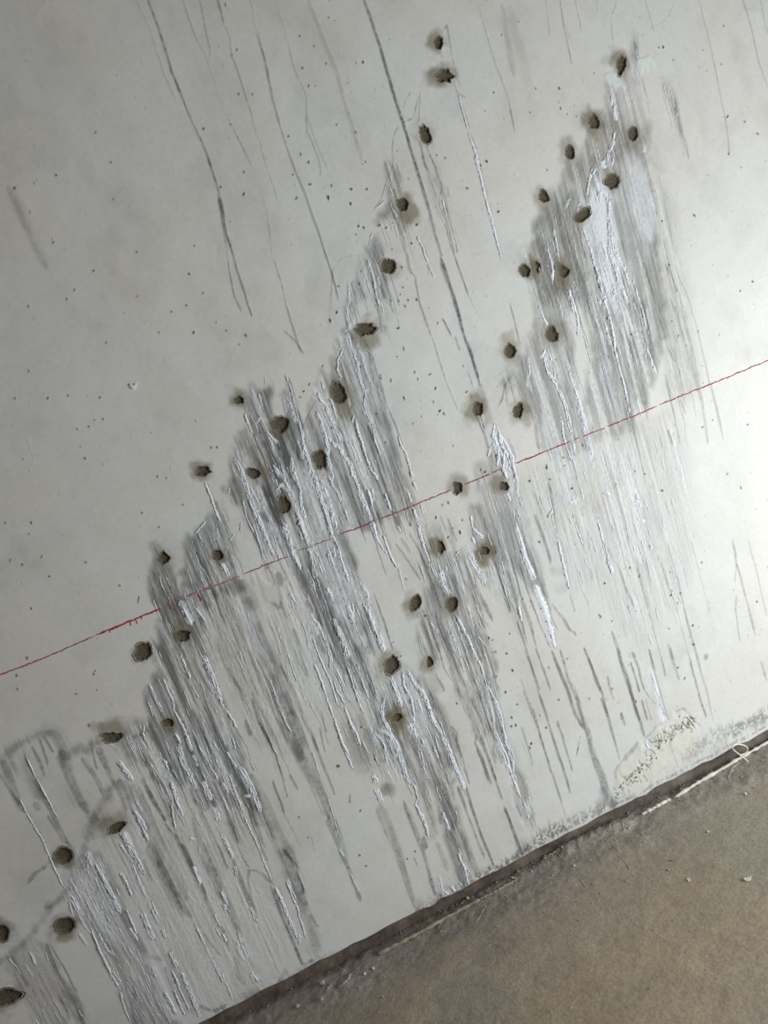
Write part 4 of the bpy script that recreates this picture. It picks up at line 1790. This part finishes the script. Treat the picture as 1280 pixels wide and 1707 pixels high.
def on_plane_y(p, y):
    """photograph points -> world points on a plane parallel to the wall, y metres in front (negative)"""
    p = np.atleast_2d(np.asarray(p, float))
    r = np.stack([(p[:, 0] - CX) / F, (p[:, 1] - CY) / F, np.ones(len(p))], 1)
    k = (y - CAM_Y) / (r @ RN)
    return np.stack([(r @ RX) * k, np.full(len(p), y), CAM_Z - (r @ RD) * k], 1)


def tube(pts, rad, sides=6, jit=0.0, prng=None, flat=1.0, taper=True):
    """tube along world points with a radius per point"""
    pts = np.asarray(pts, float)
    n = len(pts)
    rad = np.broadcast_to(rad, (n,)).copy()
    if taper:
        rad[0] *= 0.5
        rad[-1] *= 0.5
    tan = np.gradient(pts, axis=0)
    tan /= np.linalg.norm(tan, axis=1)[:, None] + 1e-9
    vs, fs = [], []
    for i in range(n):
        a = np.cross(tan[i], (0, 0, 1.0))
        if np.linalg.norm(a) < 1e-3:
            a = np.cross(tan[i], (1.0, 0, 0))
        a /= np.linalg.norm(a)
        b = np.cross(a, tan[i])
        for s in range(sides):
            t = 2 * math.pi * s / sides
            q = rad[i] * (1 + (prng.normal(0, jit) if prng is not None and jit else 0))
            vs.append(pts[i] + a * math.cos(t) * q + b * math.sin(t) * q * flat)
    for i in range(n - 1):
        for s in range(sides):
            k = (s + 1) % sides
            fs.append((i * sides + s, i * sides + k, (i + 1) * sides + k, (i + 1) * sides + s))
    fs.append(tuple(range(sides - 1, -1, -1)))
    fs.append(tuple(range((n - 1) * sides, n * sides)))
    return np.array(vs), fs


def resample(p, n):
    p = np.asarray(p, float)
    s = np.r_[0, np.cumsum(np.linalg.norm(np.diff(p, axis=0), axis=1))]
    t = np.linspace(0, s[-1], n)
    return np.stack([np.interp(t, s, p[:, k]) for k in range(p.shape[1])], 1)


# white sealant bead at the foot of the skirting, broken and half buried in dust
for pts, r, mat, name in (
    ([(1070, 1358), (1092, 1346), (1117, 1332)], 1.7, MAT_BEAD, 'sealant_bead'),
    ([(1124, 1330), (1160, 1307), (1210, 1278), (1250, 1254), (1300, 1226)], 1.8, MAT_BEAD, 'sealant_bead'),
    ([(628, 1592), (690, 1560), (769, 1516), (800, 1499)], 1.8, MAT_GREYBEAD, 'sealant_bead'),
    ([(800, 1499), (830, 1484), (862, 1466)], 1.3, MAT_GREYBEAD, 'sealant_bead'),
    ([(905, 1432), (935, 1415), (975, 1394)], 1.2, MAT_GREYBEAD, 'sealant_bead'),
):
    p = px_to_floor(pts)
    q = resample(np.column_stack([p, np.full(len(p), 0.0002)]), 40)
    q[:, 2] += brng.normal(0, 0.15 * MM, len(q))
    vs, fs = tube(q, np.array([r * MM * brng.uniform(0.55, 1.25) for _ in range(len(q))]), 8, 0.10, brng)
    c = vs.mean(0)
    o = mesh_obj(name, vs - c, fs, mat, skirting)
    o.location = c
    o['label'] = 'white sealant bead' if mat is MAT_BEAD else 'dusty cream sealant bead'

# ------------------------------------------------------------------ floor
FP = 0.00115
fc = px_to_floor([(200, 1790), (1360, 1790), (1360, 1180), (300, 1720)])
fx0, fx1, fy0, fy1 = fc[:, 0].min() - 0.03, fc[:, 0].max() + 0.02, fc[:, 1].min() - 0.01, 0.012
gx, gy = int((fx1 - fx0) / FP) + 1, int((fy1 - fy0) / FP) + 1

FS = (gy, gx)
n1, n2, n3, n4 = vnoise(FS, 90, 70, 51, 4), vnoise(FS, 26, 22, 52, 4), vnoise(FS, 7, 6, 53, 3), vnoise(FS, 150, 45, 54, 3)
X, Y = np.meshgrid(fx0 + np.arange(gx) * FP, fy0 + np.arange(gy) * FP)
dw = -Y                                              # distance out from the wall
fcol = np.empty(FS + (3,), np.float32)
ca, cb, cc = srgb(170, 157, 137), srgb(176, 158, 132), srgb(163, 154, 137)
t1, t2 = sstep(0.35, 0.65, n1)[..., None], sstep(0.42, 0.68, n4)[..., None]
fcol[:] = ca * (1 - t1) + cc * t1
fcol[:] = fcol * (1 - 0.6 * t2) + cb * 0.6 * t2
fcol *= (0.90 + 0.20 * n2)[..., None] * (0.94 + 0.12 * n3)[..., None]
edge = dw + (n2 - 0.5) * 0.075 + (n1 - 0.5) * 0.05
dust = 1 - sstep(0.010, 0.062, edge)
dustc = srgb(160, 151, 141) * (0.72 + 0.5 * n3)[..., None]
fcol = fcol * (1 - 0.85 * dust[..., None]) + dustc * 0.85 * dust[..., None]
lil = (1 - sstep(0.01, 0.10, edge)) * (1 - sstep(0.08, 0.22, X))
fcol = fcol * (1 - 0.5 * lil[..., None]) + srgb(138, 127, 121) * 0.5 * lil[..., None]
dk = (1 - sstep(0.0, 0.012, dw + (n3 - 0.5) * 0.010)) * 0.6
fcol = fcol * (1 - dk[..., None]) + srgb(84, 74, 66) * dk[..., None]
fh = (n2 - 0.5) * 1.4 * MM + (n3 - 0.5) * 0.7 * MM * (0.4 + dust) + dust * (n3 - 0.35) * 1.0 * MM - 0.9 * MM
# dusty mounds against the skirting
for (px_, py_), rx, ry, hh in (((948, 1412), .022, .010, 3.5), ((1030, 1378), .024, .010, 4.5), ((985, 1392), .02, .008, 3.5), ((905, 1432), .02, .007, 2.5),
                               ((1075, 1395), .018, .012, 2.2), ((1160, 1345), .03, .008, 1.5), ((1250, 1300), .03, .010, 2.0), ((540, 1655), .03, .016, 1.8), ((600, 1640), .02, .02, 1.2),
                               ((830, 1480), .03, .007, 1.5)):
    c = px_to_floor([(px_, py_)])[0]
    g = np.exp(-(((X - c[0]) / rx) ** 2 + ((Y - c[1]) / ry) ** 2) * 1.6)
    fh += g * hh * MM * (0.4 + 0.55 * n3)
    gm = np.clip(g * 1.3, 0, 1)[..., None] * sstep(0.4, 0.6, n3)[..., None]
    fcol = fcol * (1 - 0.55 * gm) + srgb(172, 164, 154) * 0.5 * gm
# pale scuffs and specks
sp = np.random.default_rng(8)
for _ in range(420):
    i, j = sp.integers(2, gx - 3), sp.integers(2, gy - 3)
    fcol[j, i] = fcol[j, i] * 0.5 + (srgb(196, 188, 172) if sp.random() < 0.6 else srgb(90, 80, 68)) * 0.5
    fh[j, i] += 0.35 * MM
fv = np.stack([X.ravel(), Y.ravel(), fh.ravel()], 1)
jj, ii = np.meshgrid(np.arange(gy - 1), np.arange(gx - 1), indexing='ij')
q0 = (jj * gx + ii).ravel()
fq = np.stack([q0, q0 + 1, q0 + gx + 1, q0 + gx], 1)
pp = world_to_px(np.column_stack([X.ravel(), Y.ravel(), np.zeros(X.size)]))
inside = (pp[:, 0] > -60) & (pp[:, 0] < 1360) & (pp[:, 1] < H + 90)
fcols = np.concatenate([fcol.reshape(-1, 3), np.ones((X.size, 1), np.float32) * 0.8], 1)
n0 = len(fv)
xs2, ys2 = [-2.2, fx0, fx0 + (gx - 1) * FP, 1.05], [-2.6, fy0, 0.012]
fv = np.concatenate([fv, np.array([(x, y, -0.9 * MM) for y in ys2 for x in xs2])])
fcols = np.concatenate([fcols, np.tile([*srgb(146, 134, 116), 0.8], (12, 1))])
fe = [(n0 + r * 4 + c, n0 + r * 4 + c + 1, n0 + (r + 1) * 4 + c + 1, n0 + (r + 1) * 4 + c) for r in range(2) for c in range(3) if not (r == 1 and c == 1)]
floor = big_mesh('floor', fv, np.concatenate([fq, np.array(fe)]), fcols, MAT_FLOOR)
tag(floor, 'dusty brown cement floor with grey dust along the foot of the wall', kind='structure')


def floor_z(x, y):
    i, j = int(np.clip((x - fx0) / FP, 0, gx - 1)), int(np.clip((y - fy0) / FP, 0, gy - 1))
    return float(fh[j, i])


# ridges of smeared mortar on the floor
for pts, r in (
    ([(1016, 1390), (1017, 1380), (1022, 1374), (1032, 1371), (1039, 1376), (1040, 1386), (1034, 1392)], 1.3),
    ([(1038, 1381), (1046, 1378), (1050, 1384)], 1.4), ([(1002, 1402), (1010, 1396)], 1.1),
    ([(1213, 1296), (1217, 1284), (1224, 1275), (1232, 1269)], 1.6), ([(1060, 1396), (1074, 1400), (1083, 1392)], 1.0),
    ([(1030, 1424), (1042, 1436), (1050, 1448)], .9), ([(1022, 1410), (1034, 1420)], .9), ([(965, 1462), (975, 1476), (990, 1490)], .8),
    ([(562, 1646), (574, 1640), (582, 1630), (583, 1622)], 1.8), ([(545, 1650), (552, 1642)], 1.6), ([(790, 1540), (800, 1525), (806, 1512)], .9),
):
    p = px_to_floor(pts)
    q = resample(p, 18)
    q = np.column_stack([q, [floor_z(*c) - 0.25 * MM for c in q]])
    vs, fs = tube(q, np.array([r * MM * brng.uniform(0.6, 1.2) for _ in q]), 7, 0.15, brng, 0.6)
    c = vs.mean(0)
    mesh_obj('mortar_ridge', vs - c, fs, MAT_GREY, floor).location = c


# ------------------------------------------------------------------ loose things
def pebble(prng, rx, ry, rz, n=9, rows=5, rag=0.22):
    """small irregular lump or flake sitting on z = 0"""
    vs, fs = [], []
    for r in range(rows):
        ph = math.pi * (r + 0.5) / rows
        for i in range(n):
            t = 2 * math.pi * i / n
            q = 1 + prng.normal(0, rag * 0.5)
            vs.append((math.cos(t) * math.sin(ph) * rx * q, math.sin(t) * math.sin(ph) * ry * q, (1 - math.cos(ph)) * rz * 0.5 * 2 * (1 + prng.normal(0, rag * 0.2))))
    for r in range(rows - 1):
        for i in range(n):
            k = (i + 1) % n
            fs.append((r * n + i, r * n + k, (r + 1) * n + k, (r + 1) * n + i))
    fs.append(tuple(range(n - 1, -1, -1)))
    fs.append(tuple(range((rows - 1) * n, rows * n)))
    return vs, fs


def flake(prng, outline, thick, curl):
    """thin curled chip: outline in metres, bent upwards at its ends"""
    o = np.asarray(outline, float)
    n = len(o)
    R = np.abs(o[:, 0]).max() + 1e-9
    vs, fs = [], []
    for s, top in ((1.0, 0), (0.55, 0), (0.55, 1), (1.0, 1)):
        for x, y in o * s:
            vs.append((x, y, curl * (x / R) ** 2 + 0.3 * curl * prng.random() * s + (thick if top else 0) + 0.2 * MM))
    for a, b in ((0, 1), (2, 3)):
        for i in range(n):
            k = (i + 1) % n
            fs.append((a * n + i, a * n + k, b * n + k, b * n + i))
    for i in range(n):
        k = (i + 1) % n
        fs.append((i, 3 * n + i, 3 * n + k, k))
    fs.append(tuple(range(n, 2 * n)))
    fs.append(tuple(range(3 * n - 1, 2 * n - 1, -1)))
    return vs, fs


trng = np.random.default_rng(99)
CHIPS = [
    ('paint_chip', (1246, 1464), [(-6, -1.5), (-2, -4), (3, -3.4), (6.5, -1), (4, 2.2), (1.5, 1.6), (-1, 4), (-4.5, 3.6)], .7, 1.2, 10, MAT_CHIP, 'largest pale paint chip, lying flat on the open brown floor', 'paint chip'),
    ('paint_chip', (1148, 1465), [(-1.8, -3.6), (1.6, -3), (2.6, 0), (1.8, 3.4), (-1.4, 3.2), (-2.6, 0.4)], .6, .5, -20, MAT_CHIP, 'small oval pale chip beside the largest paint chip on the open floor', 'paint chip'),
    ('paint_chip', (1120, 1433), [(-4, -1), (0, -1.6), (4.2, -.8), (3.6, 1), (0, .6), (-3.4, .9)], .6, .7, -40, MAT_GREY, 'narrow dull grey chip on the floor, nearest chip to the wall foot', 'paint chip'),
    ('paint_flake', (857, 1464), [(-4.6, -1.1), (-1, -1.7), (3.6, -1.4), (4.8, .4), (1, 1.6), (-3.6, 1.4)], .5, 2.2, -48, MAT_CHIP, 'curled white flake standing out against dark dust below the skirting', 'paint flake'),
]
for name, pxy, outl, th, curl, rot, mat, lab, cat in CHIPS:
    c = px_to_floor([pxy])[0]
    vs, fs = flake(trng, np.array(outl) * 0.00058, th * MM, curl * MM * 0.35)
    o = mesh_obj(name, vs, fs, mat, smooth=False)
    o.location = (c[0], c[1], floor_z(*c) + 0.1 * MM)
    o.rotation_euler = (0, 0, math.radians(rot))
    tag(o, lab, cat)
CRUMBS = [
    ((779, 1497), 1.7, MAT_CHIP, 'white crumb alone on the dark skirting edge left of the curled flake'),
    ((957, 1443), 1.3, MAT_CHIP, 'tiny white crumb on grey dust right of the curled flake'),
    ((537, 1641), 3.0, MAT_GREY, 'grey mortar lump beside the curved mortar ridge near the bottom edge'),
    ((536, 1668), 2.4, MAT_GREY, 'pale mortar crumb just below the grey mortar lump'),
    ((496, 1678), 2.2, MAT_GREY, 'leftmost grey mortar crumb at the foot of the wall'),
    ((622, 1615), 1.6, MAT_CHIP, 'small pale crumb under the left end of the cream bead'),
    ((608, 1624), 1.5, MAT_CHIP, 'pale crumb just left of another one under the cream bead'),
    ((1114, 1449), 1.2, MAT_GREY, 'tiny grit crumb between the narrow grey chip and the oval chip'),
    ((1242, 1323), 1.6, MAT_CHIP, 'pale crumb on the floor below the cord loop'),
    ((1180, 1386), 1.3, MAT_CHIP, 'light crumb on bare brown floor between the cord loop and the chips'),
]
for pxy, r, mat, lab in CRUMBS:
    c = px_to_floor([pxy])[0]
    vs, fs = pebble(trng, r * MM, r * 0.8 * MM, r * 0.6 * MM)
    o = mesh_obj('plaster_crumb' if mat is MAT_CHIP else 'mortar_crumb', vs, fs, mat, smooth=False)
    o.location = (c[0], c[1], floor_z(*c) - 0.1 * MM)
    o.rotation_euler = (0, 0, trng.uniform(0, 6))
    tag(o, lab, 'crumb')

# loop of cream cord leaning on the skirting
lp = np.array([(1248, 1271), (1243, 1266), (1235, 1260), (1226, 1253), (1220, 1248), (1219, 1244), (1223, 1241.5), (1231, 1240.5), (1240, 1242), (1246, 1246), (1247.5, 1250), (1244, 1255), (1238, 1258), (1232, 1258.5)])
fl0 = px_to_floor([(1248, 1271)])[0]
cp = np.concatenate([on_plane_y([p], y) for p, y in zip(lp, np.linspace(fl0[1], fl0[1] + 0.004, len(lp)))])
cp = resample(cp, 44)
k_ = np.ones(5) / 5
cp[2:-2] = np.stack([np.convolve(cp[:, a], k_, 'valid') for a in range(3)], 1)
vs, fs = tube(cp, 0.62 * MM, 8, 0.02, trng, 1.0, True)
c = vs.mean(0)
o = mesh_obj('cord_loop', vs - c, fs, MAT_CORD)
o.location = c
tag(o, 'thin cream cord bent into a loop at the foot of the wall', 'cord')

# grit along the foot of the wall
gv, gf, off = [], [], 0
grng = np.random.default_rng(64)
for _ in range(1500):
    if grng.random() < 0.75:
        x = grng.uniform(0.02, 0.52)
        y = -abs(grng.normal(0, 0.014)) - 0.001
    else:
        x, y = grng.uniform(-0.2, 0.5), -grng.uniform(0.0, 0.09)
    r = float(np.clip(grng.lognormal(-0.75, 0.42), 0.2, 1.3)) * MM
    vs, fs = pebble(grng, r, r * grng.uniform(.6, 1), r * .6, 5, 3, 0.4)
    vs = np.array(vs) + (x, y, floor_z(x, y) - 0.1 * MM)
    gv.append(vs)
    gf += [tuple(i + off for i in f) for f in fs]
    off += len(vs)
o = mesh_obj('grit', np.concatenate(gv), gf, MAT_GREY, smooth=False)
tag(o, 'grey grit and plaster dust scattered along the foot of the wall', kind='stuff')
